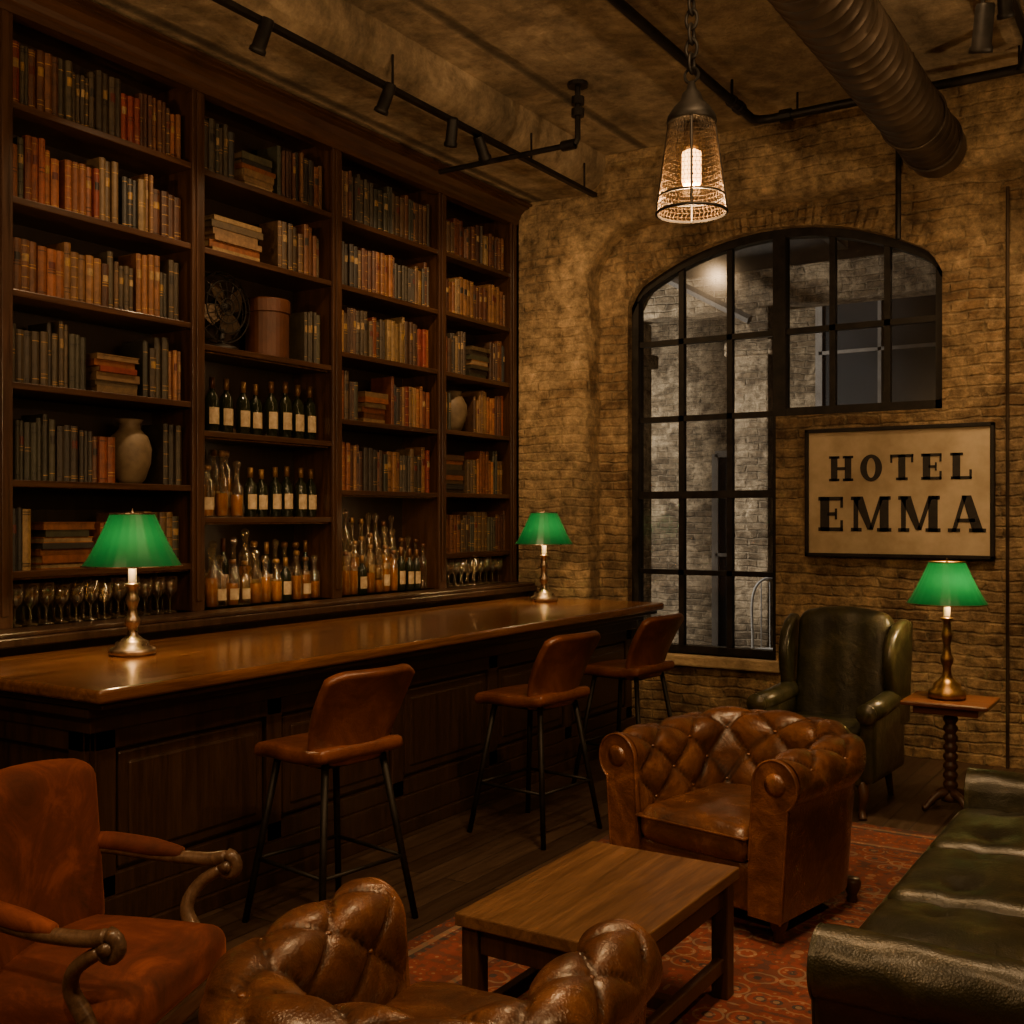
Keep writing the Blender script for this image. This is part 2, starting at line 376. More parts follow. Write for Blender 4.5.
# ------------------------------------------------------------------ room shell
WY=8.2; CZ=4.65
MB().add(box(-5.45,2.45,-2.1,8.5,-.1,0)).obj('floor',['floor'])
MB().add(box(-5.45,2.45,-2.1,8.5,CZ,CZ+.15)).obj('ceiling',['ceil'])
MB().add(box(-5.55,-5.40,-2.1,8.5,0,CZ)).obj('wall_left',['brick_y'])
MB().add(box(2.4,2.5,-2.1,8.5,0,CZ)).obj('wall_right',['brick_y'])
MB().add(box(-5.45,2.45,-2.15,-2.05,0,CZ)).obj('wall_back',['brick_x'])
XL,XC,XR=-4.07,-2.81,-1.60; ZB,ZM,ZS,ZA=.62,2.49,3.56,3.94
w=(XR-XL)/2; s_=ZA-ZS; RR=(w*w+s_*s_)/(2*s_); cxx=(XL+XR)/2; czz=ZA-RR
def arch(x):
    u=abs(x-cxx)/w
    z=czz+math.sqrt(max(RR*RR-(x-cxx)**2,0))
    if u>.9: z-= .10*((u-.9)/.1)**2
    return z
wall=MB()
Y0,Y1=WY,WY+.3
wall.add(box(-5.4,XL,Y0,Y1,0,CZ)); wall.add(box(XR,2.4,Y0,Y1,0,CZ))
wall.add(box(XL,XC,Y0,Y1,0,ZB)); wall.add(box(XC,XR,Y0,Y1,0,ZM))
n=48
for i in range(n):
    xa=XL+(XR-XL)*i/n; xb=XL+(XR-XL)*(i+1)/n
    wall.add(prism([(xa,arch(xa)),(xb,arch(xb)),(xb,CZ),(xa,CZ)],Y0,Y1))
wall.obj('wall_far',['brick_x'])
# plastered brick pier + lintel standing proud of the wall, arris worn round
px=-4.33; lz=4.10; rc=.46; yf=7.94; ch=.10
edge=[(px,0,1,0),(px,1,1,0),(px,2,1,0),(px,3,1,0)]
edge+=[(px+rc-rc*math.cos(a),lz-rc+rc*math.sin(a),math.cos(a),-math.sin(a)) for a in [math.pi/2*k/16 for k in range(17)]]
edge+=[(x,lz,0,-1) for x in (-3.2,-2.4,-1.6,-.8,0,1,2.4)]
ed=[]
for a,b in zip(edge[:-1],edge[1:]):
    L=math.hypot(b[0]-a[0],b[1]-a[1]); k=max(1,int(L/.07))
    for i in range(k):
        t=i/k; ed.append([a[j]+(b[j]-a[j])*t for j in range(4)])
ed.append(list(edge[-1]))
v=[];f=[];NP=11
for e_ in ed:
    for k in range(NP):
        wob=.005*math.sin(e_[0]*13+e_[1]*9+k*.3)+.005*math.sin(e_[1]*41+e_[0]*37+k)+.004*math.sin(e_[1]*77+e_[0]*63-k*1.7)
        a=math.pi/2*k/(NP-1); ww=wob*math.sin(math.pi*min(1,k/(NP-1)*1.0)*.5)
        off=-ch+ch*math.sin(a)+ww; yy=yf+ch-ch*math.cos(a)
        v.append((e_[0]+e_[2]*off,yy,e_[1]+e_[3]*off))
    off=wob; v.append((e_[0]+e_[2]*off,WY+.01,e_[1]+e_[3]*off))
M1=NP+1
for i in range(len(ed)-1):
    for k in range(M1-1): f.append((i*M1+k,(i+1)*M1+k,(i+1)*M1+k+1,i*M1+k+1))
pier=MB()
pier.add((v,f),0,smooth=True)
fl=[(e_[0]-e_[2]*ch,e_[1]-e_[3]*ch) for e_ in ed]
xlast=-4.97; zlast=0
for a,b in zip(fl[:-1],fl[1:]):
    if abs(a[1]-b[1])>1e-6 and b[0]<px+1e-3:
        pier.add(([(-4.97,yf,a[1]),(a[0],yf,a[1]),(b[0],yf,b[1]),(-4.97,yf,b[1])],[(0,1,2,3)])); xlast=b[0]; zlast=b[1]
    else:
        pier.add(([(a[0],yf,a[1]),(b[0],yf,b[1]),(b[0],yf,CZ),(a[0],yf,CZ)],[(0,1,2,3)]))
pier.add(([(-4.97,yf,zlast),(xlast,yf,zlast),(xlast,yf,CZ),(-4.97,yf,CZ)],[(0,1,2,3)]))
pier.add(([(-4.97,yf,0),(-4.97,WY,0),(-4.97,WY,CZ),(-4.97,yf,CZ)],[(0,1,2,3)]))
pier.obj('wall_pier_lintel',['brick_pl'],recalc=False)
so=MB(); K=40
for i in range(K):
    u0=-1+2*i/K+.005; u1=-1+2*(i+1)/K-.005
    q=[]
    for u in (u0,u1):
        x=cxx+u*w; q.append((x,arch(x)))
    nx0=(q[0][0]-cxx)/RR; nx1=(q[1][0]-cxx)/RR; hh=.15+random.uniform(-.02,.02)
    if q[0][0]<px+.05: continue
    so.add(prism([q[0],q[1],(q[1][0]+nx1*hh,q[1][1]+hh),(q[0][0]+nx0*hh,q[0][1]+hh)],WY-.014+random.uniform(-.008,.008),WY+.05))
so.obj('trim_1',['brick_x'],bevel=.01)
MB().add(box(XL-.05,XC+.05,WY-.06,WY+.25,ZB-.09,ZB)).obj('trim_2',['plaster'],bevel=.015)
bp=[(-5.4,CZ),(-5.4,4.40),(-4.36,4.36)]+[(-4.36+.22*math.sin(a),4.58-.22*math.cos(a)) for a in [math.pi/2*k/8 for k in range(1,9)]]+[(-4.14,CZ)]
MB().add(prism([(p[0],p[1]) for p in bp],-2.05,yf,'xz')).obj('beam_1',['ceil'])

# ------------------------------------------------------------------ window
win=empty('window_1',(0,0,0)); wf=MB(); yw0,yw1=WY+.10,WY+.16
def bar(x0,x1,z0,z1,e=0): wf.add(box(x0,x1,yw0-e,yw1+e,z0,z1))
bar(XL,XL+.06,ZB,ZS-.05,.02); bar(XR-.06,XR,ZM,ZS-.05,.02)
bar(XL,XC+.03,ZB,ZB+.06,.02); bar(XC,XR,ZM,ZM+.07,.02)
bar(XC-.05,XC+.05,ZB,arch(XC)-.03,.025)
cols=[XL+.02+(XC-XL-.02)*k/3 for k in (1,2)]+[XC+(XR-XC)*k/3 for k in (1,2)]
for k,x in enumerate(cols): bar(x-.022,x+.022,ZB if x<XC else ZM,arch(x)-.02)
bar(XL,XR,3.15-.022,3.15+.022)
bar(XL,XC,ZM+.01,ZM+.055)
bar(XL,XC,1.27-.02,1.27+.02)
bar(XL,XC,1.87,1.93,.012)
for i in range(n):
    xa=XL+(XR-XL)*i/n; xb=XL+(XR-XL)*(i+1)/n
    wf.add(prism([(xa,arch(xa)-.065),(xb,arch(xb)-.065),(xb,arch(xb)),(xa,arch(xa))],yw0-.02,yw1+.02))
wf.obj('frame',['iron'],win,bevel=0)
gp=MB(); gp.add(box(XL+.03,XC,WY+.127,WY+.131,ZB+.03,3.15)); gp.add(box(XC,XR-.03,WY+.127,WY+.131,ZM+.03,3.15))
for i in range(n):
    xa=XL+(XR-XL)*i/n; xb=XL+(XR-XL)*(i+1)/n
    gp.add(prism([(xa,3.15),(xb,3.15),(xb,arch(xb)-.03),(xa,arch(xa)-.03)],WY+.127,WY+.131))
gp.obj('glass_panes',['pane'],win)

# ------------------------------------------------------------------ courtyard beyond window
MB().add(box(-12,3,8.52,13.3,-.1,0)).obj('courtyard_floor',['cy_floor'])
MB().add(box(-12,3,13,13.2,0,4.8)).obj('courtyard_wall',['brick_out'])
cyp=MB()
for x in (-6.9,-5.55,-4.05): cyp.add(box(x-.2,x+.2,11.0,11.4,0,3.9)); cyp.add(box(x-.26,x+.26,10.94,11.46,3.4,3.55)); cyp.add(box(x-.25,x+.25,10.95,11.45,0,.3))
cyp.add(box(-12,3,11.05,11.35,3.9,4.3))
cyp.obj('courtyard_pillars',['brick_out'],bevel=.02)
cb=MB(); cb.add(box(-12,3,8.52,13.0,4.8,4.9))
for y in (9.2,10.2,11.9): cb.add(box(-12,3,y,y+.14,4.45,4.8))
for x in (-8,-6.4,-4.9,-3.4,-1.9,-.5): cb.add(box(x,x+.12,8.6,13,4.6,4.8))
for (x,x2) in ((-5.3,-3.9),(-2.6,-1.5)): cb.add(tube([(x,10.6,4.5),(x2,10.6,3.7)],.05,6))
cb.obj('courtyard_roof',['cy_dark'])
cd=MB(); cd.add(box(-5.2,-4.3,12.95,12.995,0,2.5)); cd.add(box(-3.6,-2.6,12.95,12.995,.9,2.6)); cd.add(box(-2.2,-.2,12.95,12.995,2.7,4.2)); cd.add(box(-7.6,-6.7,12.95,12.995,1,2.8)); cd.add(box(-3.9,-2.5,12.95,12.995,3.0,4.3))
cd.obj('courtyard_openings',['cy_black'])
cq=MB()
for (a,b,c,d) in ((-5.2,-4.3,0,2.5),(-3.6,-2.6,.9,2.6),(-7.6,-6.7,1,2.8),(-2.2,-.2,2.7,4.2),(-3.9,-2.5,3.0,4.3)):
    for x in (a,b): cq.add(box(x-.04,x+.04,12.9,12.94,c,d))
    cq.add(box(a,b,12.9,12.94,d-.04,d+.04)); cq.add(box((a+b)/2-.02,(a+b)/2+.02,12.9,12.94,c,d)); cq.add(box(a,b,12.9,12.94,(c+d)/2-.02,(c+d)/2+.02))
cq.obj('courtyard_window_frames',['cy_floor'])
wc=empty('garden_chair',(-3.42,9.95,0),R(20)); m_=MB()
for sx in (-.2,.2):
    m_.add(tube([(sx,-.2,.45),(sx,-.22,0)],.014,6)); 
m_.add(tube(smoothpts([(-.2,.2,0),(-.2,.2,.5),(-.2,.26,.95),(-.1,.28,1.12),(.1,.28,1.12),(.2,.26,.95),(.2,.2,.5),(.2,.2,0)],6),.014,6),smooth=True)
for x in (-.12,-.04,.04,.12): m_.add(tube([(x,.2,.46),(x,.27,1.1)],.007,6))
m_.add(lathe([(.22,.44),(.24,.45),(.24,.47),(.22,.48)],24))
m_.obj('frame',['white'],wc)

# ------------------------------------------------------------------ bookcase
bc=empty('bookcase',(0,0,0)); FX=-5.0; BX=-5.36
YB=[3.215,4.44,5.65,6.86,8.06]; YE=7.93
shelves={0:[3.78,3.31,2.85,2.39,1.905,1.45],1:[3.77,3.31,2.74,2.23,1.72],2:[3.77,3.31,2.85,2.39,1.905],3:[3.78,3.32,2.85,2.40,1.91,1.44],-1:[3.78,3.31,2.85,2.39,1.905,1.45]}
ZT=4.25; Z0=1.17
up=MB()
allY=[2.02]+YB; allY[-1]=YE
for i,y in enumerate(allY):
    y2=YE-.046 if i==len(allY)-1 else y
    up.add(box(BX,FX,y2-.03,y2+.03,Z0,ZT)); up.add(box(FX-.005,FX+.018,y2-.046,y2+.046,Z0,ZT+.02))
    up.add(box(FX+.018,FX+.028,y2-.02,y2+.02,Z0+.06,ZT-.05))
up.obj('uprights',['case_z'],bc,bevel=.004)
sh=MB()
for bay in range(-1,4):
    ya,yb=allY[bay+1],allY[bay+2]
    for z in shelves[bay]: sh.add(box(BX,FX+.004,ya+.03,yb-.03,z-.035,z))
    sh.add(box(BX,FX+.01,ya,yb,Z0-.04,Z0))
sh.add(box(BX,FX+.02,2.02-.046,YE,ZT,ZT+.06))
sh.obj('shelves',['case_y'],bc,bevel=.004)
cr=MB()
cp=[(FX-.05,4.20),(FX+.03,4.20),(FX+.035,4.235),(FX+.05,4.25),(FX+.06,4.28),(FX+.10,4.315),(FX+.14,4.325),(FX+.14,4.335),(FX+.17,4.34),(FX+.17,4.358),(FX-.05,4.358)]
cr.add(prism(cp,1.97,YE)); cr.obj('crown_moulding',['case_y'],bc)
MB().add(box(BX-.015,BX+.004,1.98,YE,0,4.35)).obj('back_panel',['case_back'],bc)
base=MB(); base.add(box(BX,-4.86,1.97,YE-.01,0,1.10)); base.add(box(BX,-4.78,1.95,YE,1.10,1.145)); base.add(box(BX,-4.80,1.95,YE,1.145,1.17))
base.obj('back_bar_cabinet',['bar_wood'],bc,bevel=.008)
# books
B=MB(); pal=[(.10,.04,.02),(.16,.05,.02),(.08,.042,.022),(.07,.048,.028),(.055,.047,.03),(.045,.05,.034),(.036,.03,.024),(.22,.08,.03),(.27,.12,.045),(.19,.125,.06),(.13,.09,.048),(.20,.035,.018),(.07,.07,.045),(.09,.068,.04),(.03,.032,.034),(.17,.07,.028),(.24,.17,.08)]
def book(y0,th,z0,h,dep,c,xs,lean=0):
    k=random.uniform(.55,1.2); c=tuple(a*k for a in c)
    prof=[(-dep,0),(-dep,th),(-.006,th),(0,th*.8),(.004,th*.5),(0,th*.2),(-.006,0)]
    vs,fs=prism([(p[0],p[1]) for p in prof],0,h,'xy')
    Tm=T((xs,y0,z0))@Matrix.Rotation(lean,4,'X')
    cols=[c]*len(fs); cols[1]=(.25,.19,.12)
    B.add((vs,fs),0,False,Tm,cols)
    r=random.random()
    bc_=(.42,.26,.08) if r<.6 else tuple(a*.3 for a in c)
    zs=random.choice([[.12,.82],[.1,.3,.5,.7,.88],[.15,.22,.8],[.5,.56],[.08,.9],[.06,.1,.9,.94]])
    for q in zs:
        bh=.004 if r<.6 else .006
        B.add(prism([(.0005-.006,th*.98),(.0015,th*.8),(.0058,th*.5),(.0015,th*.2),(-.0055,th*.02)],h*q,h*q+bh,'xy'),0,False,Tm,bc_)
    if random.random()<.4:
        lc=random.choice([(.28,.19,.08),(.10,.018,.012),(.018,.016,.014),(.35,.26,.13),(.3,.19,.06)])
        B.add(prism([(-.003,th*.9),(.0022,th*.78),(.0055,th*.5),(.0022,th*.22),(-.003,th*.1)],h*.60,h*.74,'xy'),0,False,Tm,lc)
def fillbooks(ya,yb,z,hmax,bias=None):
    y=ya
    while y<yb-.02:
        c=random.choice(pal) if not bias or random.random()>.6 else random.choice(bias)
        run=random.choice([1,1,1,2,3,4]); h=hmax*random.uniform(.72,.97); th=random.uniform(.026,.052)
        for _ in range(run):
            if y+th>yb: return
            hh=h*random.uniform(.98,1.02) if run>1 else h
            book(y,th-.002,z,hh,random.uniform(.15,.2),c,FX-.05-random.uniform(0,.02) ,0)
            y+=th
def stack(yc,z,n_,L=.23):
    zz=z
    for k in range(n_):
        t=random.uniform(.028,.045); l=L*random.uniform(.85,1.05); c=random.choice(pal+[(.2,.13,.07)]*3)
        kf=random.uniform(.8,1.2); c=tuple(a*kf for a in c); xs=FX-.05-random.uniform(0,.03); o=random.uniform(-.012,.012)
        B.add(box(xs-.17,xs,yc-l/2+o,yc+l/2+o,zz,zz+.004),0,False,None,c); B.add(box(xs-.17,xs,yc-l/2+o,yc+l/2+o,zz+t-.004,zz+t),0,False,None,c)
        B.add(box(xs-.17,xs-.004,yc-l/2+o+.004,yc+l/2+o-.004,zz+.004,zz+t-.004),0,False,None,(.28,.21,.13) if random.random()<.4 else c)
        if random.random()<.7: B.add(box(xs-.006,xs+.001,yc-l/2+o,yc+l/2+o,zz+.002,zz+t-.002),0,False,None,c)
        zz+=t
def rowspan(bay): return allY[bay+1]+.05,allY[bay+2]-.05
REDS=[(.22,.06,.027),(.25,.09,.04),(.20,.035,.02)]; GREYS=[(.06,.052,.034),(.062,.048,.03),(.045,.046,.032)]; MIX=[(.15,.065,.03),(.10,.06,.03),(.2,.105,.045),(.09,.035,.018)]
OR=[(.28,.115,.038),(.24,.085,.03),(.22,.13,.055),(.25,.07,.028)]
for bay in (-1,0,2,3):
    ya,yb=rowspan(bay)
    rows=shelves[bay]
    for ri,z in enumerate(rows):
        if bay==2 and ri>4: continue
        hm=.37
        if bay==-1: fillbooks(ya,yb,z,hm); continue
        if bay==0:
            if ri==3: fillbooks(ya,ya+.50,z,hm,GREYS); stack(ya+.67,z,6,.28); fillbooks(ya+.85,yb,z,hm,GREYS); continue
            if ri==4: fillbooks(ya,ya+.3,z,hm,GREYS); fillbooks(ya+.3,ya+.68,z,.33,REDS+OR); fillbooks(yb-.13,yb,z,hm,GREYS); continue
            if ri==5: fillbooks(ya,ya+.18,z,.33); stack(ya+.36,z,7,.3); fillbooks(ya+.56,yb,z,.33,GREYS); continue
            if ri==1: fillbooks(ya,ya+.35,z,hm,OR+GREYS); fillbooks(ya+.35,ya+.7,z,hm,REDS+OR); fillbooks(ya+.7,yb,z,hm,MIX+GREYS); continue
            if ri==2: fillbooks(ya,ya+.8,z,.33,OR+MIX); fillbooks(ya+.8,yb,z,hm,GREYS); continue
            fillbooks(ya,yb,z,hm,MIX+GREYS); continue
        if bay==2:
            if ri==3: fillbooks(ya,ya+.3,z,hm); stack(ya+.45,z,6,.26); fillbooks(ya+.62,yb,z,hm,OR+REDS); continue
            fillbooks(ya,yb,z,hm, OR+MIX+GREYS if ri in (1,2) else GREYS+MIX); continue
        if bay==3:
            if ri==2: fillbooks(ya,ya+.40,z,hm); stack(ya+.57,z,7,.26); fillbooks(ya+.74,yb,z,hm); continue
            if ri==3: fillbooks(ya,ya+.16,z,hm); fillbooks(ya+.50,yb,z,hm,OR); continue
            if ri==4: stack(ya+.2,z,8,.3); fillbooks(ya+.4,yb,z,hm,OR); continue
            fillbooks(ya,yb,z,.35,MIX)
ya,yb=rowspan(1)
z=3.77; fillbooks(ya,ya+.33,z,.38,GREYS); stack(ya+.5,z,6,.28); fillbooks(ya+.68,yb,z,.37,MIX)
z=3.31; stack(ya+.33,z,6,.42); fillbooks(ya+.68,yb,z,.38,MIX)
z=2.74; fillbooks(ya+.93,yb,z,.42,MIX)
B.obj('shelf_books',['book'],color=True,recalc=True)

def vase(name,loc,prof):
    MB().add(lathe(prof,28),smooth=True).obj(name,['ceramic'],loc=loc)
vase('stoneware_jug',(FX-.16,allY[1]+.88,1.905),[(.06,0),(.085,.03),(.115,.12),(.12,.2),(.10,.27),(.06,.31),(.055,.34),(.075,.365),(.065,.365),(.045,.34)])
vase('stoneware_vase',(FX-.16,allY[4]+.37,2.40),[(.06,0),(.09,.05),(.12,.15),(.12,.22),(.09,.28),(.07,.30),(.08,.33),(.065,.33),(.05,.3)])
MB().add(lathe([(.13,0),(.14,.01),(.14,.30),(.148,.30),(.148,.38),(.14,.39),(.0,.395)],32),smooth=False).obj('leather_hat_box',['bucket'],loc=(FX-.19,allY[2]+.76,2.74),bevel=.004)
fan=empty('antique_fan',(FX-.15,allY[2]+.33,2.74)); g=MB()
g.add(lathe([(.10,0),(.105,.015),(.09,.03),(.03,.045),(.018,.06),(.018,.14)],24),smooth=True)
cz_=.27
for rr_,xx in ((.215,0.02),(.16,.045),(.10,.055),(.05,.06)): g.add(ring((xx,0,cz_),rr_,.0045,'x',36,6))
g.add(ring((-.04,0,cz_),.215,.0045,'x',36,6))
for k in range(16):
    a=2*math.pi*k/16
    g.add(tube([(-.04,.215*math.cos(a),cz_+.215*math.sin(a)),(.02,.215*math.cos(a),cz_+.215*math.sin(a)),(.05,.12*math.cos(a),cz_+.12*math.sin(a)),(.06,.02*math.cos(a),cz_+.02*math.sin(a))],.0022,5))
g.add(lathe([(.045,-.1),(.05,-.02),(.03,0),(.025,.05)],20),T=TR((0,0,cz_),0,R(90),0),smooth=True)
g.obj('cage_and_base',['iron'],fan)
bl=MB()
for k in range(4):
    a=math.pi/2*k+.5
    P2=[(.02,-.02),(.08,-.06),(.15,-.07),(.175,0),(.15,.06),(.08,.05),(.02,.02)]
    v=[(.015+.02*(p[1]/.07),p[0]*math.cos(a)-p[1]*math.sin(a),cz_+p[0]*math.sin(a)+p[1]*math.cos(a)) for p in P2]
    v2=[(q[0]+.003,q[1],q[2]) for q in v]; m7=len(v)
    bl.add((v+v2,[tuple(range(m7)),tuple(range(m7,2*m7))]+[(i,(i+1)%m7,m7+(i+1)%m7,m7+i) for i in range(m7)]))
bl.obj('blades',['mesh'],fan)

# bottles
BT=MB()
def labelpatch(r,z0,z1,a0=-1.1,a1=.7,seg=8):
    v=[];f=[]
    for i in range(seg+1):
        a=a0+(a1-a0)*i/seg; v+= [(r*math.cos(a),r*math.sin(a),z0),(r*math.cos(a),r*math.sin(a),z1)]
    for i in range(seg): f.append((2*i,2*i+2,2*i+3,2*i+1))
    return v,f
def bottle(x,y,z,kind,h,r):
    Tm=T((x,y,z)); nk=r*.36
    if kind=='wine':
        prof=[(r*.9,0),(r,.008),(r,h*.6),(r*.85,h*.68),(nk,h*.76),(nk,h*.97),(nk*1.15,h*.975),(nk*1.1,h)]
        BT.add(lathe(prof,14),2,True,Tm); BT.add(labelpatch(r+.0012,h*.16,h*.46),3,True,Tm)
        BT.add(lathe([(nk*1.18,h*.8),(nk*1.2,h*1.0),(nk*.9,h*1.005)],12),4,True,Tm)
    else:
        sh_=random.choice([.55,.62,.68]); 
        prof=[(r*.9,0),(r,.008),(r,h*sh_),(r*.8,h*(sh_+.07)),(nk,h*(sh_+.14)),(nk,h*.93),(nk*1.3,h*.94),(nk*1.3,h*.96)]
        BT.add(lathe(prof,14),0,True,Tm)
        if kind=='amber':
            lv=random.uniform(.3,sh_)
            BT.add(lathe([(r*.85,.008),(r*.93,.014),(r*.93,h*lv)],14),1,True,Tm)
        if random.random()<.4: BT.add(labelpatch(r+.0012,h*.15,h*.40),3,True,Tm)
        if random.random()<.5: BT.add(lathe([(nk*1.1,h*.95),(nk*1.6,h*.96),(nk*1.6,h*1.03),(nk*.9,h*1.05)],10),4,True,Tm)
        else: BT.add(lathe([(nk*.8,h*.95),(nk*1.1,h*.98),(nk*1.9,h*1.04),(nk*1.6,h*1.1),(.001,h*1.13)],10),0,True,Tm)
ya,yb=rowspan(1)
for k in range(9): bottle(FX-.13+random.uniform(-.015,.01),ya+.06+k*.125,2.23,'wine',random.uniform(.33,.38),.042)
for k in range(10):
    kind='amber' if k<4 else 'wine'
    bottle(FX-.13+random.uniform(-.02,.01),ya+.05+k*.113,1.72,kind,random.uniform(.36,.42) if k<4 and k%2==0 else random.uniform(.30,.34),.040)
for k in range(4): bottle(FX-.24,ya+.1+k*.1,1.72,'amber',.40,.038)
for rw,x in enumerate((FX-.10,FX-.22)):
    for k in range(12):
        kind=random.choice(['amber','amber','amber','wine','clear'])
        bottle(x+random.uniform(-.015,.015),ya+.05+k*.092+rw*.03,1.17,kind,random.uniform(.26,.34)+rw*.09,random.uniform(.034,.042))
ya,yb=rowspan(2)
for rw,(x,zo,dh) in enumerate(((FX-.08,0,0),(FX-.18,.06,.04),(FX-.29,.12,.12))):
    for k in range(12):
        if rw==2 and k>9: continue
        kind=random.choice(['amber','amber','amber','clear','wine'] if rw==0 else ['amber','amber','clear'])
        bottle(x+random.uniform(-.01,.01),ya+.05+k*.09+rw*.025,1.17+zo,kind,random.uniform(.25,.34)+dh,random.uniform(.031,.038))
BT.obj('liquor_bottles',['clear','amber','darkglass','paper','foil'],recalc=True)
MB().add(box(FX-.23,FX-.135,ya,yb,1.17,1.23)).add(box(FX-.345,FX-.235,ya,yb,1.17,1.29)).obj('bottle_riser',['case_y'])
WG=MB()
def wineglass(x,y,z,s=1):
    pr=[(.032,0),(.03,.004),(.005,.01),(.004,.07),(.012,.085),(.032,.11),(.038,.14),(.034,.19),(.033,.19),(.036,.14),(.03,.113),(.0,.09)]
    WG.add(lathe([(a*s,b*s) for a,b in pr],14,False),0,True,T((x,y,z)))
for bay in (0,3):
    ya,yb=rowspan(bay); kk=12 if bay==0 else 10
    for rw in range(3):
        for k in range(kk): wineglass(FX-.07-rw*.1,ya+.06+k*.089+(rw%2)*.03,1.17,random.uniform(1.0,1.2))
WG.obj('wine_glasses',['clear'],recalc=False)

# ------------------------------------------------------------------ bar counter
bar_=empty('bar_counter',(0,0,0)); b1=MB(); bx=-3.74; by0,by1=2.78,7.55
b1.add(box(-4.58,bx,by0,by1,.0,.985))
b1.add(box(-4.60,bx+.06,by0-.05,by1+.05,0,.07)); b1.add(box(-4.60,bx+.045,by0-.035,by1+.035,.07,.20))
b1.add(box(-4.60,bx+.05,by0-.04,by1+.04,.87,.94)); b1.add(box(-4.60,bx+.09,by0-.08,by1+.08,.94,.985))
np_=5; stw=.1
for i in range(np_+1):
    y=by0+(by1-by0-stw)*i/np_; b1.add(box(bx,bx+.03,y,y+stw,.19,.88))
b1.add(box(bx,bx+.03,by0,by1,.20,.29)); b1.add(box(bx,bx+.03,by0,by1,.79,.88))
for xx in (-4.58,bx-.1): b1.add(box(xx,xx+.1,by0-.03,by0,.19,.88))
b1.add(box(-4.58,bx,by0-.03,by0,.20,.29)); b1.add(box(-4.58,bx,by0-.03,by0,.79,.88))
b1.obj('bar_body',['bar_wood'],bar_,bevel=.006)
b2=MB()
pw=(by1-by0-stw)/np_
for i in range(np_):
    ya=by0+pw*i+stw; yb=by0+pw*(i+1)
    b2.add(prism([(ya+.015,.305),(yb-.015,.305),(yb-.015,.775),(ya+.015,.775)],bx+.0,bx+.022,'yz'))
    b2.add(prism([(ya+.06,.35),(yb-.06,.35),(yb-.06,.73),(ya+.06,.73)],bx+.0,bx+.032,'yz'))
b2.obj('raised_panels',['bar_wood'],bar_,bevel=.012)
b3=MB(); b3.add(box(-4.74,-3.50,2.64,7.68,1.015,1.07)); b3.obj('counter_top',['bar_top'],bar_,bevel=.018,seg=4)
MB().add(box(-4.70,-3.54,2.68,7.64,.985,1.015)).obj('counter_moulding',['bar_wood'],bar_,bevel=.01)

# ------------------------------------------------------------------ lamps
def lamp(name,loc,h,metal,light=9,sc=1):
    e=empty(name,loc); b=MB()
    zc=h-.26
    pr=[(.10,0),(.108,.012),(.104,.025),(.08,.032),(.075,.048),(.05,.058),(.026,.075),(.022,.10),(.034,.115),(.038,.13),(.024,.145),(.019,.17),(.027,.19),(.033,.205),(.024,.22),(.02,.25)]
    k=(zc-.10)/.25
    pr=[(r,z*k) for r,z in pr]
    top=pr[-1][1]
    pr+=[(.034,top+.008),(.036,top+.016),(.02,top+.02)]
    b.add(lathe(pr,28),smooth=True)
    b.obj('base',[metal],e,bevel=0)
    MB().add(lathe([(.018,top+.015),(.019,top+.03),(.019,zc+.08),(.015,zc+.085)],16),smooth=True).obj('candle_tube',['wax'],e)
    s=MB(); seg=96; v=[];f=[]; rows=8
    for j in range(rows+1):
        t=j/rows; r=.225+(.10-.225)*(t**.85); z=zc+.0+.245*t
        for i in range(seg):
            a=2*math.pi*i/seg; q=r*(1+.006*math.cos(a*24)); v.append((q*math.cos(a),q*math.sin(a),z))
    for j in range(rows):
        for i in range(seg): i2=(i+1)%seg; f.append((j*seg+i,j*seg+i2,(j+1)*seg+i2,(j+1)*seg+i))
    s.add((v,f),smooth=True); s.obj('shade',['shade'],e,recalc=False)
    tr=MB(); tr.add(ring((0,0,zc),.226,.004,'z',48)); tr.add(ring((0,0,zc+.245),.10,.004,'z',32))
    for a in (0,2.09,4.19): tr.add(tube([(0,0,zc+.23),(.1*math.cos(a),.1*math.sin(a),zc+.243)],.002,5))
    tr.add(tube([(0,0,zc+.06),(0,0,zc+.23)],.003,6))
    tr.add(lathe([(.008,zc+.23),(.012,zc+.24),(.006,zc+.255),(.001,zc+.27)],12),smooth=True)
    tr.obj('shade_trim',[metal],e)
    ld=bpy.data.lights.new(name+'_light','POINT'); ld.energy=light; ld.color=(1,.58,.24); ld.shadow_soft_size=.03
    lo=bpy.data.objects.new('bulb_light',ld); COL.objects.link(lo); lo.parent=e; lo.location=(0.03,-.03,zc+.10)
    return e
lamp('table_lamp',(-4.29,3.42,1.07),.68,'silver',17)
lamp('table_lamp',(-4.34,7.30,1.07),.70,'silver',17)
lamp('table_lamp',(-1.31,6.85,.65),.82,'bronze',30)

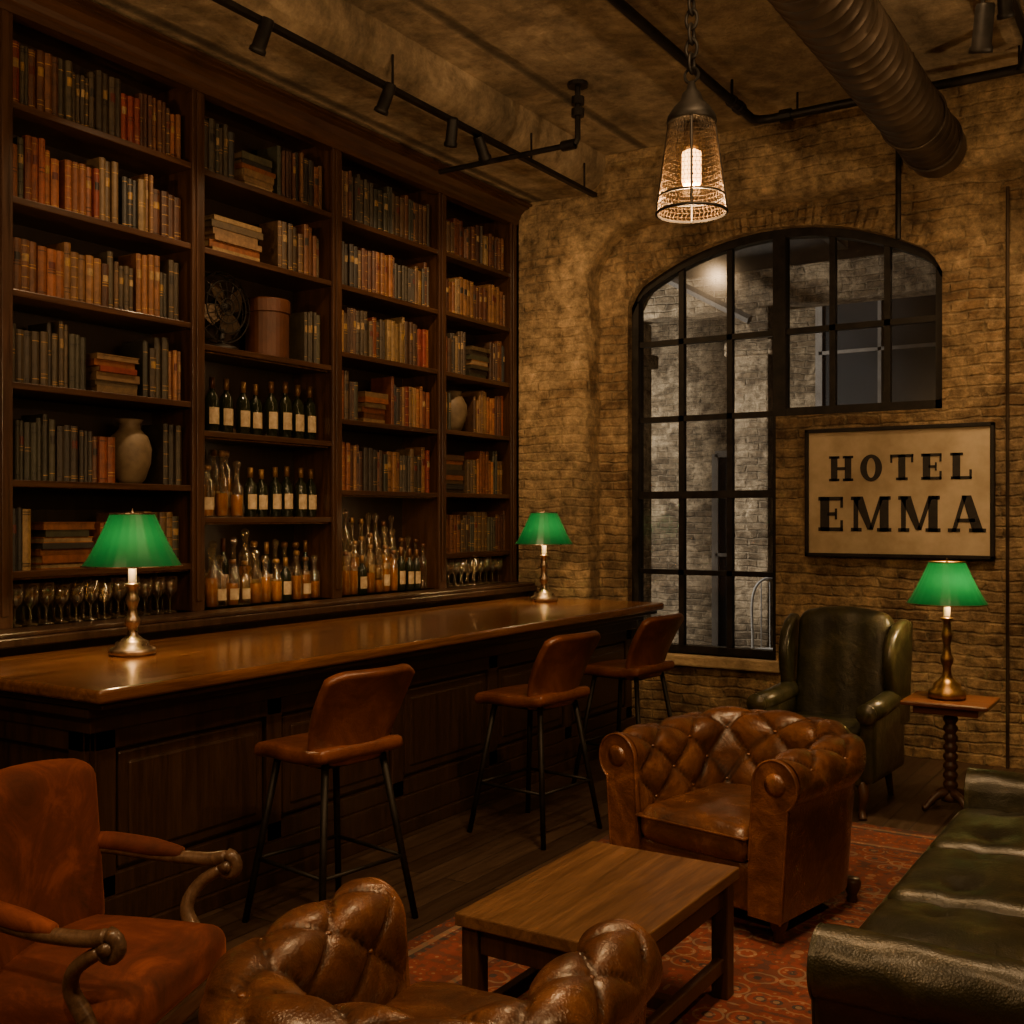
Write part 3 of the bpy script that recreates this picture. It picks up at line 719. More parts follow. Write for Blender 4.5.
def pendant(name,loc,ztop=CZ,power=45):
    e=empty(name,loc); h=.36; m=MB(); rt=.084; rb_=.133
    m.add(lathe([(rt+.003,h-.02),(rt+.012,h-.015),(rt+.006,h+.01),(.070,h+.04),(.045,h+.065),(.035,h+.095),(.02,h+.11),(.012,h+.14)],24),smooth=True)
    m.add(ring((0,0,0),rb_,.006,'z',40)); m.add(ring((0,0,h),rt,.005,'z',32)); m.add(ring((0,0,h*.17),rb_-.008,.004,'z',40))
    for k in range(4):
        a=math.pi/2*k+.4; m.add(tube([(rb_*math.cos(a),rb_*math.sin(a),0),(rt*math.cos(a),rt*math.sin(a),h)],.005,6))
    m.add(ring((0,0,h+.165),.028,.006,'y',20)); 
    z=h+.165+.045; k=0
    top=ztop-loc[2]
    while z<top-.03:
        ax='x' if k%2==0 else 'y'
        g_=ring((0,0,0),.023,.0065,ax,14,6); 
        g_=([Vector((p[0],p[1],p[2]*1.55+z)) for p in g_[0]],g_[1]); m.add(g_,smooth=True)
        z+=.056; k+=1
    m.add(lathe([(.06,top-.03),(.06,top),(.02,top)][::-1],20))
    m.obj('chain_and_cap',['iron'],e)
    c=MB(); seg=48; rows=22; v=[];f=[]
    for j in range(rows+1):
        t=j/rows; r=rb_+(rt-rb_)*t
        for i in range(seg):
            a=2*math.pi*(i+.5*(j%2))/seg; v.append((r*math.cos(a),r*math.sin(a),h*t))
    for j in range(rows):
        for i in range(seg):
            i2=(i+1)%seg; f.append((j*seg+i,j*seg+i2,(j+1)*seg+i2,(j+1)*seg+i))
    c.add((v,f)); o=c.obj('mesh_shade',['mesh'],e,recalc=False); w_=o.modifiers.new('w','WIREFRAME'); w_.thickness=.0020
    MB().add(lathe([(.022,h-.02),(.03,h-.04),(.03,h-.11),(.022,h-.115)],16),smooth=True).obj('socket',['mesh'],e)
    MB().add(lathe([(.018,h-.12),(.036,h-.13),(.037,h-.24),(.032,h-.255),(.001,h-.26)],16),smooth=True).obj('bulb',['bulb'],e)
    MB().add(lathe([(.056,h-.08),(.060,h-.11),(.060,h-.27),(.056,h-.28)],24,False),smooth=True).obj('glass_chimney',['chimney'],e)
    ld=bpy.data.lights.new('pendant_light','POINT'); ld.energy=power; ld.color=(1,.58,.25); ld.shadow_soft_size=.04
    lo=bpy.data.objects.new('bulb_light',ld); COL.objects.link(lo); lo.parent=e; lo.location=(0,0,.02)
pendant('added_pendant',(-1.67,3.91,2.88),power=52)
pendant('added_pendant',(-2.3,.2,2.9),power=90)  # added pendant out of view, put in as room fill
pendant('added_pendant',(.6,2.2,2.9),power=70)  # another added, unseen pendant for fill

# ------------------------------------------------------------------ ceiling services
duct=MB(); seg=40; ys=[]
y=-1.9
while y<7.66: ys+=[(y,.190),(y+.075,.190),(y+.08,.1945),(y+.092,.1945),(y+.097,.190)]; y+=.11
v=[];f=[]
DZ=4.235
for (y,r) in ys:
    for i in range(seg):
        a=2*math.pi*i/seg; v.append((-1.58+r*math.cos(a),y+.11*(i/seg),DZ+r*math.sin(a)))
for j in range(len(ys)-1):
    for i in range(seg-1): i2=i+1; f.append((j*seg+i,j*seg+i2,(j+1)*seg+i2,(j+1)*seg+i))
    if j+5<len(ys)-1: f.append((j*seg+seg-1,(j+5)*seg,(j+6)*seg,(j+1)*seg+seg-1))
duct.add((v,f),smooth=True)
sl=lathe([(.188,0),(.192,.0),(.192,.20),(.205,.20),(.205,.215),(.188,.215)],40,False); duct.add(sl,T=TR((-1.58,7.925,DZ),R(90)))
for y in (1.5,4.5,7.2): duct.add(ring((-1.58,y,DZ),.2,.008,'y',40)); duct.add(tube([(-1.58,y,4.44),(-1.58,y,CZ-.005)],.006,6))
duct.obj('spiral_air_duct',['duct'],recalc=False)
pm=MB()
pm.add(tube([(-2.7,-1.9,4.5),(-2.7,2,4.5),(-2.7,7.38,4.5),(-2.66,7.43,4.5),(-2.6,7.45,4.5),(0,7.45,4.5),(2.3,7.45,4.5)],.03,10),smooth=True)
for y in (1,3,5,7): pm.add(tube([(-2.7,y,4.5),(-2.7,y,CZ-.005)],.01,6)); pm.add(tube([(-2.7,y-.02,4.5),(-2.7,y+.02,4.5)],.042,10))
pm.add(tube([(-2.7,7.1,4.5),(-2.7,7.16,4.5)],.045,10)); pm.add(tube([(-2.52,7.45,4.5),(-2.44,7.45,4.5)],.045,10))
for x in (-2.4,-1.0,.5): pm.add(tube([(x,7.45,4.5),(x,7.45,CZ-.005)],.008,6))
pm.obj('sprinkler_pipe',['iron'])
cm=MB(); cm.add(tube([(-1.83,7.90,4.48),(-1.83,7.90,4.3),(-1.83,7.89,3.65)],.02,8)); cm.add(tube([(-1.83,7.5,4.48),(-1.83,7.90,4.48)],.018,8)); cm.obj('conduit',['iron'])
MB().add(tube([(-1.17,8.17,0.0),(-1.17,8.17,2.0),(-1.17,8.17,3.98)],.012,8)).obj('conduit',['duct'])
p2=MB(); p2.add(tube([(-4.75,6.5,4.24),(-3.62,6.5,4.24)],.02,8)); p2.add(tube([(-3.62,6.5,4.24),(-3.60,6.5,4.27),(-3.60,6.5,CZ-.005)],.02,8))
for z in (4.42,4.5): p2.add(tube([(-3.60,6.5,z),(-3.60,6.5,z+.05)],.045,10))
p2.add(tube([(-3.60,6.5,CZ-.03),(-3.60,6.5,CZ-.004)],.07,12)); p2.add(tube([(-3.72,6.5,4.24),(-3.62,6.5,4.24)],.035,10))
p2.obj('sprinkler_pipe',['iron'])
def aim(o,d): o.rotation_euler=Vector(d).to_track_quat('-Z','Y').to_euler()
def spot(parent,loc,target,power,ang=70,blend=.8,col=(1,.62,.30),size=.04,drop=.10,hs=1):
    L=Vector(loc); c=L+Vector((0,0,-drop)); d=(Vector(target)-c).normalized()
    m=MB(); q=d.to_track_quat('-Z','Y').to_matrix().to_4x4()
    m.add(tube([L,c],.009,6)); m.add(lathe([(.03*hs,.10*hs),(.036*hs,.09*hs),(.038*hs,-.05*hs),(.045*hs,-.06*hs),(.045*hs,-.08*hs),(.036*hs,-.08*hs),(.034*hs,-.05*hs)],18,False),T=T(c)@q,smooth=True)
    m.add(lathe([(.001,.0),(.033*hs,.0)],18),T=T(c)@q)
    m.obj('spot_head',['iron'],parent)
    if power>0:
        ld=bpy.data.lights.new('spot','SPOT'); ld.energy=power; ld.spot_size=R(ang); ld.spot_blend=blend; ld.color=col; ld.shadow_soft_size=size
        o=bpy.data.objects.new('spot_light',ld); COL.objects.link(o); o.parent=parent; o.location=c+d*.09*hs; aim(o,d)
tk=empty('added_track_rail',(0,0,0)); tm=MB(); tm.add(box(-4.17,-4.13,-1,7.78,4.275,4.305))
for y in (0,2,3.6,5.2,6.8,7.6): tm.add(tube([(-4.15,y,4.3),(-4.15,y,4.5)],.008,6))
tm.obj('rail',['iron'],tk)
for y,ty,pw_ in ((2.2,2.6,60),(4.12,4.0,70),(5.13,5.0,60),(5.81,6.6,75),(6.16,8.0,80)):
    spot(tk,(-4.15,y,4.275),(-5.0,ty,2.3) if y<6 else (-4.5,7.95,2.6),pw_,100,1,drop=.07)
tk2=empty('added_track_rail',(0,0,0)); MB().add(box(-.92,-.88,-1,7.3,4.5,4.53)).add(tube([(-.9,7,4.52),(-.9,7,CZ-.005)],.008,6)).obj('rail',['iron'],tk2)  # added rail, mostly unseen fill spots; the long-drop head is a real fixture
spot(tk2,(-.9,7.0,4.5),(-1.6,8.2,1.9),75,85,1,drop=.10)
spot(tk2,(-.9,6.2,4.5),(-.95,8.2,1.0),190,50,1)
spot(tk2,(-.9,5.0,4.5),(-2.4,8.2,2.6),60,70,1)
spot(tk2,(-.9,3.6,4.5),(-1.7,4.9,.5),190,50,1,size=.14)
spot(tk2,(-.9,5.54,4.5),(-1.5,6.9,.6),70,50,1,size=.10,drop=.50,hs=1.2)
spot(tk2,(-.9,1.6,4.5),(-1.9,2.9,.4),170,55,1,size=.14)
spot(tk2,(-.9,.4,4.5),(-2.9,2.2,.4),140,45,1,size=.1)
spot(tk2,(-.9,4.4,4.5),(-.45,3.7,.4),110,55,1,size=.12)
spot(tk2,(-.9,2.6,4.5),(-5.0,5.0,2.3),155,75,1)
spot(tk2,(-.9,1.0,4.5),(-5.0,3.6,2.6),135,70,1)
spot(tk2,(-.9,4.4,4.5),(-4.9,7.0,2.3),130,65,1)
spot(tk2,(-.9,3.0,4.5),(-3.5,4.6,.8),120,60,1,size=.1)
def fill_uplight(loc,out,target,power,ang=110):  # added unseen wall fixtures, put in to brighten the ceiling
    e=empty('added_wall_uplight',loc); o_=Vector(out)
    m=MB(); m.add(lathe([(.02,-.14),(.05,-.12),(.085,-.02),(.09,.0),(.085,.0),(.045,-.11),(.001,-.12)],24,False),T=T(o_*.11),smooth=True)
    m.add(tube([(0,0,-.08),tuple(o_*.08+Vector((0,0,-.08)))],.015,8)); m.obj('bowl',['iron'],e)
    ld=bpy.data.lights.new('fill_uplight','SPOT'); ld.energy=power; ld.spot_size=R(ang); ld.spot_blend=1; ld.color=(1,.64,.33); ld.shadow_soft_size=.05
    l=bpy.data.objects.new('fill_uplight_lamp',ld); COL.objects.link(l); l.parent=e; l.location=o_*.11+Vector((0,0,.02)); aim(l,Vector(target)-Vector(loc))
fill_uplight((2.38,2.2,2.5),(-1,0,0),(-3.5,4.4,4.65),400,70)
fill_uplight((2.38,5.6,2.5),(-1,0,0),(-2.5,6.4,4.65),260,70)
fill_uplight((-3.2,-2.03,2.5),(0,1,0),(-3.4,4.0,4.65),470,60)

# ------------------------------------------------------------------ sign
sg=empty('hotel_sign',(0,0,0)); sx0,sx1,sz0,sz1=-2.57,-1.25,1.425,2.375
MB().add(box(sx0+.02,sx1-.02,WY-.035,WY-.005,sz0+.02,sz1-.02)).obj('board',['sign'],sg)
fr=MB()
for a in ((sx0,sx1,sz0,sz0+.028),(sx0,sx1,sz1-.028,sz1),(sx0,sx0+.028,sz0,sz1),(sx1-.028,sx1,sz0,sz1)): fr.add(box(a[0],a[1],WY-.055,WY,a[2],a[3]))
fr.obj('frame',['iron'],sg,bevel=.004)
def letter(c):
    Rr=lambda x0,z0,x1,z1:[(x0,z0),(x1,z0),(x1,z1),(x0,z1)]
    sf=.10
    if c=='H': return .98,[Rr(.08,0,.34,1),Rr(.64,0,.90,1),Rr(.3,.44,.68,.56)]+[Rr(x-.08,z,x+.34,z+sf) for x in (.08,.64) for z in (0,1-sf)]
    if c=='O':
        L=[];n_=28
        for i in range(n_):
            a=2*math.pi*i/n_; b=2*math.pi*(i+1)/n_; o=(.45,.5)
            L.append([(o[0]+.43*math.cos(a),o[1]+.53*math.sin(a)),(o[0]+.43*math.cos(b),o[1]+.53*math.sin(b)),(o[0]+.17*math.cos(b),o[1]+.39*math.sin(b)),(o[0]+.17*math.cos(a),o[1]+.39*math.sin(a))])
        return .92,L
    if c=='T': return .92,[Rr(.33,0,.60,1),Rr(.02,1-.11,.9,1),Rr(.02,.68,.1,1),Rr(.82,.68,.9,1),Rr(.24,0,.69,sf)]
    if c=='E': return .84,[Rr(.08,0,.36,1),Rr(.02,0,.78,.11),Rr(.02,.89,.78,1),Rr(.7,0,.78,.32),Rr(.7,.68,.78,1),Rr(.3,.45,.56,.55),Rr(.53,.34,.6,.66)]
    if c=='L': return .82,[Rr(.08,0,.36,1),Rr(.02,0,.78,.11),Rr(.0,.9,.46,1),Rr(.69,0,.78,.36)]
    if c=='M': return 1.24,[Rr(.10,0,.24,1),Rr(.88,0,1.14,1),[(.06,1),(.38,1),(.68,.05),(.52,.05)],[(.88,1),(1.0,1),(.68,.05),(.56,.05)],Rr(.02,.9,.3,1),Rr(.9,.9,1.2,1),Rr(.02,0,.34,sf),Rr(.8,0,1.22,sf)]
    if c=='A': return 1.06,[[(.42,1),(.54,1),(.24,0),(.12,0)],[(.40,1),(.66,1),(1.0,0),(.70,0)],Rr(.28,.27,.76,.37),Rr(.02,0,.36,sf),Rr(.60,0,1.06,sf)]
lm=MB()
def word(t,z0,h,wtot,gap=.12):
    ws=[letter(c)[0] for c in t]; tot=sum(ws)+gap*(len(t)-1); k=wtot/tot; x=(sx0+sx1)/2-wtot/2+.02
    for c,w_ in zip(t,ws):
        for q in letter(c)[1]: lm.add(prism([(x+p[0]*k,z0+p[1]*h) for p in q],WY-.039,WY-.034))
        x+=(w_+gap)*k
word('HOTEL',1.985,.185,1.0,.26); word('EMMA',1.615,.255,1.17,.16)
lm.obj('lettering',['black'],sg)

# ------------------------------------------------------------------ rug
hx,hy=1.9,2.55
MB().add(box(-hx,hx,-hy,hy,0,.010)).obj('persian_rug',[rugmat(hx,hy)],loc=(-.83,3.68,0))

# ------------------------------------------------------------------ coffee table
ct=empty('coffee_table',(-1.725,3.31,.010)); m=MB(); hw,hl,hh=.30,.46,.455
m.add(box(-hw,hw,-hl,hl,hh-.042,hh)); m.obj('table_top',['table_wood'],ct,bevel=.005)
m=MB()
for sx in (-1,1):
    for sy in (-1,1): m.add(cbox(sx*(hw-.045),sy*(hl-.05),(hh-.04)/2,.062,.062,hh-.04))
for sx in (-1,1):
    m.add(cbox(sx*(hw-.045),0,hh-.085,.03,2*hl-.15,.09)); m.add(cbox(sx*(hw-.045),0,.12,.035,2*hl-.15,.05))
for sy in (-1,1): m.add(cbox(0,sy*(hl-.05),hh-.085,2*hw-.14,.03,.09))
m.add(cbox(0,0,.12,2*hw-.1,.05,.04))
m.obj('legs_and_stretchers',['table_leg'],ct,bevel=.004)

# ------------------------------------------------------------------ chesterfield
def chesterfield(name,loc,rot,W,D,Hh,leather_,tuft=.034,seats=1,lift=.010,backraise=0,rb=.105,ds=.145,dp=.115,seat_warp=None,sz_=.375,wr=.004,bulge=.024):
    e=empty(name,(loc[0],loc[1],lift),rot)
    th=.01+2*rb; a=W/2-th; y0=-D/2; yb=D/2-th; r=.16
    pts=[]
    def addp(x,y,nx,ny): pts.append((Vector((x,y)),Vector((nx,ny))))
    step=.009 if tuft>0 else .02
    L1=(yb-r)-y0; k=int(L1/step)
    for i in range(k+1): addp(-a,y0+L1*i/k,-1,0)
    na=22
    for i in range(1,na): t=math.pi/2*i/na; addp(-a+r-r*math.cos(t),yb-r+r*math.sin(t),-math.cos(t),math.sin(t))
    L2=2*(a-r); k=int(L2/step)
    for i in range(k+1): addp(-a+r+L2*i/k,yb,0,1)
    for i in range(1,na): t=math.pi/2*i/na; addp(a-r+r*math.sin(t),yb-r+r*math.cos(t),math.sin(t),math.cos(t))
    k=int(L1/step)
    for i in range(k+1): addp(a,yb-r-L1*i/k,1,0)
    s=[0]
    for i in range(1,len(pts)): s.append(s[-1]+(pts[i][0]+pts[i][1]*rb-pts[i-1][0]-pts[i-1][1]*rb).length)
    ST=s[-1]; nd=max(2,round(ST/ds)); dss=ST/nd
    pf=[]; zc=Hh-rb
    n1=22
    for i in range(n1): pf.append((-.012+.022*i/n1,.30+(zc-.30)*i/n1))
    for i in range(41):
        t=math.pi-(math.pi+R(55))*i/40; pf.append((.01+rb+rb*math.cos(t),zc+rb*math.sin(t)))
    x_,z_=pf[-1]
    for i in range(1,8): pf.append((x_+(.01+rb*1.25-x_)*i/7,z_+(.10-z_)*i/7))
    q=[0]
    for i in range(1,len(pf)): q.append(q[-1]+math.hypot(pf[i][0]-pf[i-1][0],pf[i][1]-pf[i-1][1]))
    nn=[]
    for i in range(len(pf)):
        p0=pf[max(i-1,0)];p1=pf[min(i+1,len(pf)-1)]; tx,tz=p1[0]-p0[0],p1[1]-p0[1]; l=math.hypot(tx,tz); nn.append((-tz/l,tx/l))
    qend=q[n1+30]
    mb=MB(); v=[];f=[]
    for i,(p,nv) in enumerate(pts):
        br=backraise*max(0,nv.y)
        for j,(pn,pz) in enumerate(pf):
            d=0
            if tuft>0:
                A=s[i]/dss+(q[j]-.04)/dp; Bc=s[i]/dss-(q[j]-.04)/dp
                g_=(abs(math.sin(math.pi*A/2))*abs(math.sin(math.pi*Bc/2)))**.42
                fd=min(1,max(0,(qend-q[j])/.06)); ef=min(1,s[i]/.05,(ST-s[i])/.05); 
                d=tuft*((g_-.6))*fd*(.2+.8*ef)
            else:
                d=.003*math.sin(s[i]*23+q[j]*11)*math.sin(q[j]*37-s[i]*7)
            zz=pz+nn[j][1]*d+ (br*max(0,min(1,(pz-.3)/(Hh-.3))))
            xy=p+nv*(pn+nn[j][0]*d); v.append((xy.x,xy.y,zz))
    m_=len(pf)
    for i in range(len(pts)-1):
        for j in range(m_-1): f.append((i*m_+j,(i+1)*m_+j,(i+1)*m_+j+1,i*m_+j+1))
    mb.add((v,f),smooth=True)
    for sx in (-1,1):
        poly=[(sx*(a+pn*.96+.004),pz-.003) for pn,pz in pf]+[(sx*(a-.008),.10)]
        mb.add(prism(poly,y0-.014,y0+.01,'xz'))
    mb.obj('arms_and_back',[leather_],e,recalc=True)
    bt=MB()
    if tuft>0:
        for ia in range(0,nd+2):
            for ib in range(-4,nd+2):
                ss=(ia+ib)*dss; qq=(ia-ib)*dp+.04
                if ss<.04 or ss>ST-.04 or qq<0 or qq>qend-.05: continue
                i=min(range(len(s)),key=lambda t:abs(s[t]-ss)); j=min(range(m_),key=lambda t:abs(q[t]-qq))
                bt.add(lathe([(.001,-.006),(.009,-.004),(.011,0),(.008,.004),(.001,.006)],8,False),T=T(Vector(v[i*m_+j])),smooth=True)
        bt.obj('buttons',[leather_],e)
    nl=MB()
    for sx in (-1,1):
        path=[(sx*(a+pn*.93+.007),y0-.015,pz-.006) for pn,pz in pf[2:]]
        nl.add(tube(path,.005,6))
        nl.add(lathe([(.001,-.004),(rb*.42,-.003),(rb*.45,.001),(rb*.2,.005),(.001,.006)],24,False),T=TR((sx*(a+.01+rb),y0-.014,zc),R(90)),smooth=True)
    nl.obj('front_trim',[leather_],e)
    fr_=MB(); fr_.add(cushion(2*a+.06,.06,.2,.02,8),T=T((0,y0+.035,.205)),smooth=True)
    fr_.add(box(-a-.01,a+.01,y0+.03,yb+.05,.10,.30)); fr_.obj('seat_base',[leather_],e,merge=False)
    cw=2*a/seats
    for k in range(seats):
        c_=MB(); c_.add(cushion(cw-.012,yb-y0+.035,.155,.06,26,bulge=bulge,wr=wr,warp=seat_warp),T=T((-a+cw*(k+.5),(yb+y0)/2-.02,sz_)),smooth=True)
        c_.add(cushion(cw-.006,yb-y0+.043,.012,.006,6),T=T((-a+cw*(k+.5),(yb+y0)/2-.02,sz_+.035)))
        c_.obj('seat_cushion_%d'%(k+1),[leather_],e,merge=True)
    ft=MB()
    xs=[-W/2+.13,W/2-.13]+([0] if seats>2 else [])
    for x in xs:
        for y in (y0+.06,D/2-.16): ft.add(lathe([(.022,0),(.026,.01),(.02,.03),(.035,.06),(.04,.09),(.03,.105)],16),T=T((x,y,0)),smooth=True)
    ft.obj('feet',['table_leg'],e)
    return e
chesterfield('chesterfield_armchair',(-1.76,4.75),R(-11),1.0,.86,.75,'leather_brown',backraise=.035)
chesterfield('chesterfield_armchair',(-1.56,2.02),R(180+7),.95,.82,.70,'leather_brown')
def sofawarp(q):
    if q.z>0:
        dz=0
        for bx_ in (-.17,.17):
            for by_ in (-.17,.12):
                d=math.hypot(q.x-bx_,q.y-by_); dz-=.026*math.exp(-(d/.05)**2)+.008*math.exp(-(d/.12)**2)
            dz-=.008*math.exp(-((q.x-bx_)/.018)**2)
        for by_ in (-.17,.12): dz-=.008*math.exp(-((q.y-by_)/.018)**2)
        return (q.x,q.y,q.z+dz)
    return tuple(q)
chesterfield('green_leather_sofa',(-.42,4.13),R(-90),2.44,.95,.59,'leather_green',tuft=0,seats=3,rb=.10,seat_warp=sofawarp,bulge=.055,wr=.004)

# ------------------------------------------------------------------ wing chair
def wingchair(loc,rot):
    e=empty('wingback_armchair',(loc[0],loc[1],0),rot); L='leather_green'
    def warp(q):
        u=q.x/.31
        z=q.z+ (.05*(1-u*u) if q.z>0 else 0)
        crease=-.018*(math.exp(-((q.x-.11)/.018)**2)+math.exp(-((q.x+.11)/.018)**2)) if q.y<0 else 0
        return (q.x,q.y-crease-.0,z)
    MB().add(cushion(.60,.15,.74,.07,20,warp=warp),T=TR((0,.27,.74),R(-8)),smooth=True).obj('back',[L],e,merge=True)
    for sx in (-1,1):
        pr=[(.36,.45),(.40,.9),(.41,1.06),(.34,1.10),(.22,1.07),(.12,1.0),(.07,.9),(.08,.78),(.12,.68),(.10,.6),(.1,.45)]
        m=MB(); m.add(prism(pr,-.035,.035,'yz'),T=TR((sx*.315,0,0),0,0,sx*R(-6)))
        o=m.obj('wing',[L],e,bevel=.028,seg=5); o.data.shade_smooth()
        m=MB(); m.add(tube([(sx*.33,-.33,.60),(sx*.325,-.1,.605),(sx*.32,.12,.62),(sx*.315,.3,.62)],[.058,.06,.06,.05],18),smooth=True)
        m.obj('arm_roll',[L],e)
        MB().add(cushion(.09,.62,.40,.03,10),T=T((sx*.325,-.01,.40)),smooth=True).obj('arm_panel',[L],e,merge=True)
        MB().add(lathe([(.001,-.01),(.058,-.008),(.06,0),(.058,.01)],20),T=TR((sx*.33,-.335,.60),R(90)),smooth=True).obj('arm_front',[L],e)
    MB().add(cushion(.60,.66,.18,.03,10),T=T((0,-.01,.27)),smooth=True).obj('seat_base',[L],e,merge=True)
    MB().add(cushion(.555,.58,.14,.05,14,bulge=.02,wr=.002),T=T((0,-.07,.42)),smooth=True).obj('seat_cushion',[L],e,merge=True)
    m=MB()
    for sx in (-1,1):
        m.add(tube(smoothpts([(sx*.29,-.29,.2),(sx*.31,-.31,.13),(sx*.30,-.31,.05),(sx*.31,-.33,0)],5),[.035,.03,.018,.024],10),smooth=True)
        m.add(tube([(sx*.27,.26,.2),(sx*.27,.34,0)],[.025,.018],8))
    m.obj('legs',['table_leg'],e)
wingchair((-1.955,6.68),R(-3))

# ------------------------------------------------------------------ side table
stb=empty('side_table',(-1.29,6.85,0)); m=MB(); m.add(cbox(0,0,.6375,.48,.44,.025)); m.add(cbox(0,0,.60,.36,.32,.05)); m.obj('top',['side_wood'],stb,bevel=.008)
m=MB(); prof=[(.05,.05),(.055,.08),(.035,.11)]
z=.12
while z<.56:
    prof+=[(.030,z),(.042,z+.02),(.042,z+.035),(.030,z+.05)]; z+=.055
prof+=[(.04,.58)]
m.add(lathe(prof,20),smooth=True)
for k in range(4):
    a=math.pi/2*k+math.pi/4
    m.add(tube(smoothpts([(0.02*math.cos(a),.02*math.sin(a),.10),(.10*math.cos(a),.10*math.sin(a),.08),(.16*math.cos(a),.16*math.sin(a),.025),(.18*math.cos(a),.18*math.sin(a),.016)],4),[.03,.024,.018,.016],8),smooth=True)
m.obj('pedestal',['table_leg'],stb)

# ------------------------------------------------------------------ bar stools
def stool(loc,rot):
    e=empty('bar_stool',(loc[0],loc[1],0),rot)
    def warp(q): return (q.x*(1-.10*max(0,-q.y/.22)),q.y,q.z+(.02*(q.y/.22)**2 if q.y>0 else 0)-.02*max(0,(-q.y-.1)/.12)**2*.6)
    MB().add(cushion(.46,.50,.062,.028,14,bulge=.012,warp=warp),T=T((0,-.03,.735)),smooth=True).obj('seat',['leather_tan'],e,merge=True)
    v=[];f=[];nu,nv=24,20
    for j in range(nv+1):
        t=j/nv
        for i in range(nu+1):
            u=-1+2*i/nu; wd=.195+.045*math.sin(math.pi*min(1,t*1.1)*.55)
            tt=t
            if abs(u)>.6: tt=t*(1-.085*((abs(u)-.6)/.4)**2.2)
            y=.175+.045*t+.10*t*t-.08*(abs(u)**2.4)*(1-.25*t)
            v.append((u*wd,y,.700+.40*tt))
    for j in range(nv):
        for i in range(nu): a=j*(nu+1)+i; f.append((a,a+1,a+nu+2,a+nu+1))
    m=MB(); m.add((v,f),smooth=True); o=m.obj('backrest',['leather_tan'],e,recalc=False)
    sd=o.modifiers.new('s','SOLIDIFY'); sd.thickness=.042; sd.offset=0
    bv=o.modifiers.new('b','BEVEL'); bv.width=.017; bv.segments=4; bv.limit_method='ANGLE'; bv.angle_limit=R(50)
    m=MB(); c=[(sx,sy) for sx in (-1,1) for sy in (-1,1)]
    def lp(sx,sy,z): k=(.71-z)/.71; return (sx*(.155+.10*k),sy*(.155+.10*k),z)
    for sx,sy in c: m.add(tube([lp(sx,sy,.71),lp(sx,sy,0)],[.016,.014],8),smooth=True)
    q=[lp(-1,-1,.27),lp(1,-1,.27),lp(1,1,.27),lp(-1,1,.27)]
    for a,b in zip(q,q[1:]+q[:1]): m.add(tube([a,b],.009,8),smooth=True)
    m.add(cbox(0,0,.70,.33,.33,.015))
    m.obj('legs_and_footrest',['iron'],e)
stool((-3.17,3.55),R(-99)); stool((-3.13,5.17),R(-97)); stool((-3.18,6.42),R(-96))

# ------------------------------------------------------------------ velvet armchair
va=empty('velvet_armchair',(-2.77,2.05,0),R(111))
def bw(q):
    u=q.x/.29
    return (q.x*(1+.02*(q.z/.3)),q.y+.045*(-(u*u))*1.0,q.z+(.03*(1-u*u) if q.z>0 else 0))
MB().add(cushion(.64,.15,.55,.065,16,warp=bw),T=TR((0,.25,.665),R(-5)),smooth=True).obj('back_cushion',['velvet'],va,merge=True)
MB().add(cushion(.60,.58,.14,.055,16,bulge=.03),T=T((0,-.02,.385)),smooth=True).obj('seat_cushion',['velvet'],va,merge=True)
m=MB(); m.add(box(-.29,.29,-.30,.27,.26,.33)); m.obj('seat_rail',['carved'],va,bevel=.012)
m=MB()
for sx in (-1,1):
    m.add(tube(smoothpts([(sx*.28,.25,.665),(sx*.31,.12,.655),(sx*.335,-.05,.635),(sx*.34,-.20,.63),(sx*.34,-.27,.64)],6),[.020,.020,.021,.022,.022],12),smooth=True)
    sp=[]
    for k in range(24):
        a=R(90)+k*R(24); rr_=.036*(1-k/30); sp.append((sx*.34,-.275+rr_*math.cos(a),.612+rr_*math.sin(a)))
    m.add(tube(sp,[.021,.009],10),smooth=True)
    m.add(tube([(sx*.34-.026,-.275,.612),(sx*.34+.026,-.275,.612)],.018,16),smooth=True)
    m.add(tube(smoothpts([(sx*.34,-.25,.60),(sx*.335,-.18,.55),(sx*.31,-.15,.48),(sx*.30,-.19,.40),(sx*.295,-.24,.31)],6),[.018,.020,.022,.026,.032],12),smooth=True)
    m.add(tube(smoothpts([(sx*.27,-.26,.31),(sx*.30,-.30,.25),(sx*.29,-.29,.15),(sx*.27,-.27,.06),(sx*.29,-.30,.0)],6),[.035,.034,.022,.016,.024],12),smooth=True)
    m.add(tube(smoothpts([(sx*.26,.24,.31),(sx*.26,.26,.2),(sx*.26,.32,.0)],5),[.028,.022,.018],10),smooth=True)
    m.add(tube(smoothpts([(sx*.27,.24,.31),(sx*.275,.28,.6),(sx*.28,.30,.8)],5),[.024,.02,.018],10),smooth=True)
m.obj('carved_frame',['carved'],va)
m=MB()
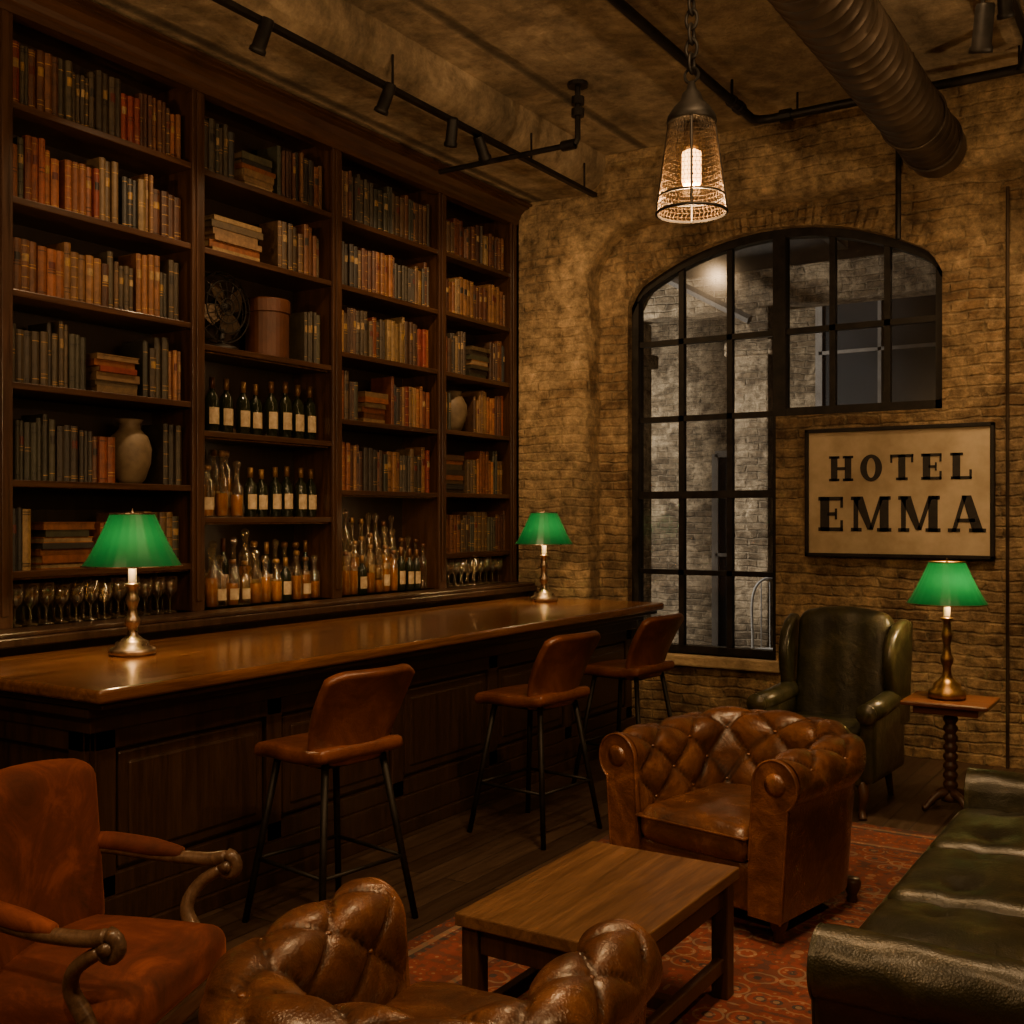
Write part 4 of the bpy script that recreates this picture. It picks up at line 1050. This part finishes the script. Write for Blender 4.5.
for sx in (-1,1):
    m.add(tube(smoothpts([(sx*.285,.22,.68),(sx*.31,.12,.678),(sx*.33,-.02,.66),(sx*.338,-.12,.645)],6),[.024,.030,.030,.018],12),smooth=True)
m.obj('arm_pads',['velvet'],va)

# ------------------------------------------------------------------ lights outside + added shelf fill strips
def area(name,loc,target,size,power,col,sy=None):
    ld=bpy.data.lights.new(name,'AREA'); ld.shape='RECTANGLE'; ld.size=size; ld.size_y=sy or size; ld.energy=power; ld.color=col
    o=bpy.data.objects.new(name,ld); COL.objects.link(o); o.location=loc; aim(o,Vector(target)-Vector(loc)); return o
area('courtyard_light',(-6.2,9.0,3.2),(-5.4,13,.2),.8,230,(1,.90,.76))
area('courtyard_light',(-9.5,10.5,3.2),(-5.0,12.5,.6),1.0,120,(1,.88,.72))
def fill_strip(y0,y1,z,p):  # added strips under the shelves to brighten bottles and glasses
    e=empty('added_shelf_fill',(FX-.03,(y0+y1)/2,z))
    MB().add(cbox(0,0,-.004,.016,y1-y0,.008)).obj('housing',['bronze'],e)
    ld=bpy.data.lights.new('fill_strip','AREA'); ld.shape='RECTANGLE'; ld.size=.012; ld.size_y=y1-y0; ld.energy=p; ld.color=(1,.60,.25)
    o=bpy.data.objects.new('fill_strip_glow',ld); COL.objects.link(o); o.parent=e; o.location=(0,0,-.01); aim(o,(-.35,0,-1))
fill_strip(4.50,5.60,1.683,2.2); fill_strip(4.50,5.60,2.193,1.2); fill_strip(4.5,5.6,2.703,.8)
fill_strip(5.71,6.81,1.868,4.0); fill_strip(3.28,4.40,1.413,.4); fill_strip(6.92,7.86,1.403,.4)

w_=bpy.data.worlds.new('world'); S.world=w_; w_.use_nodes=True
w_.node_tree.nodes['Background'].inputs[0].default_value=(.05,.06,.08,1); w_.node_tree.nodes['Background'].inputs[1].default_value=.3

# ------------------------------------------------------------------ camera
cd_=bpy.data.cameras.new('camera'); cam=bpy.data.objects.new('camera',cd_); COL.objects.link(cam)
cam.location=(0,0,1.72); cam.rotation_euler=(R(90),0,R(32.4)); cd_.lens=1100/1024*36; cd_.sensor_width=36; cd_.shift_y=5/1024
cd_.clip_start=.05
S.camera=cam
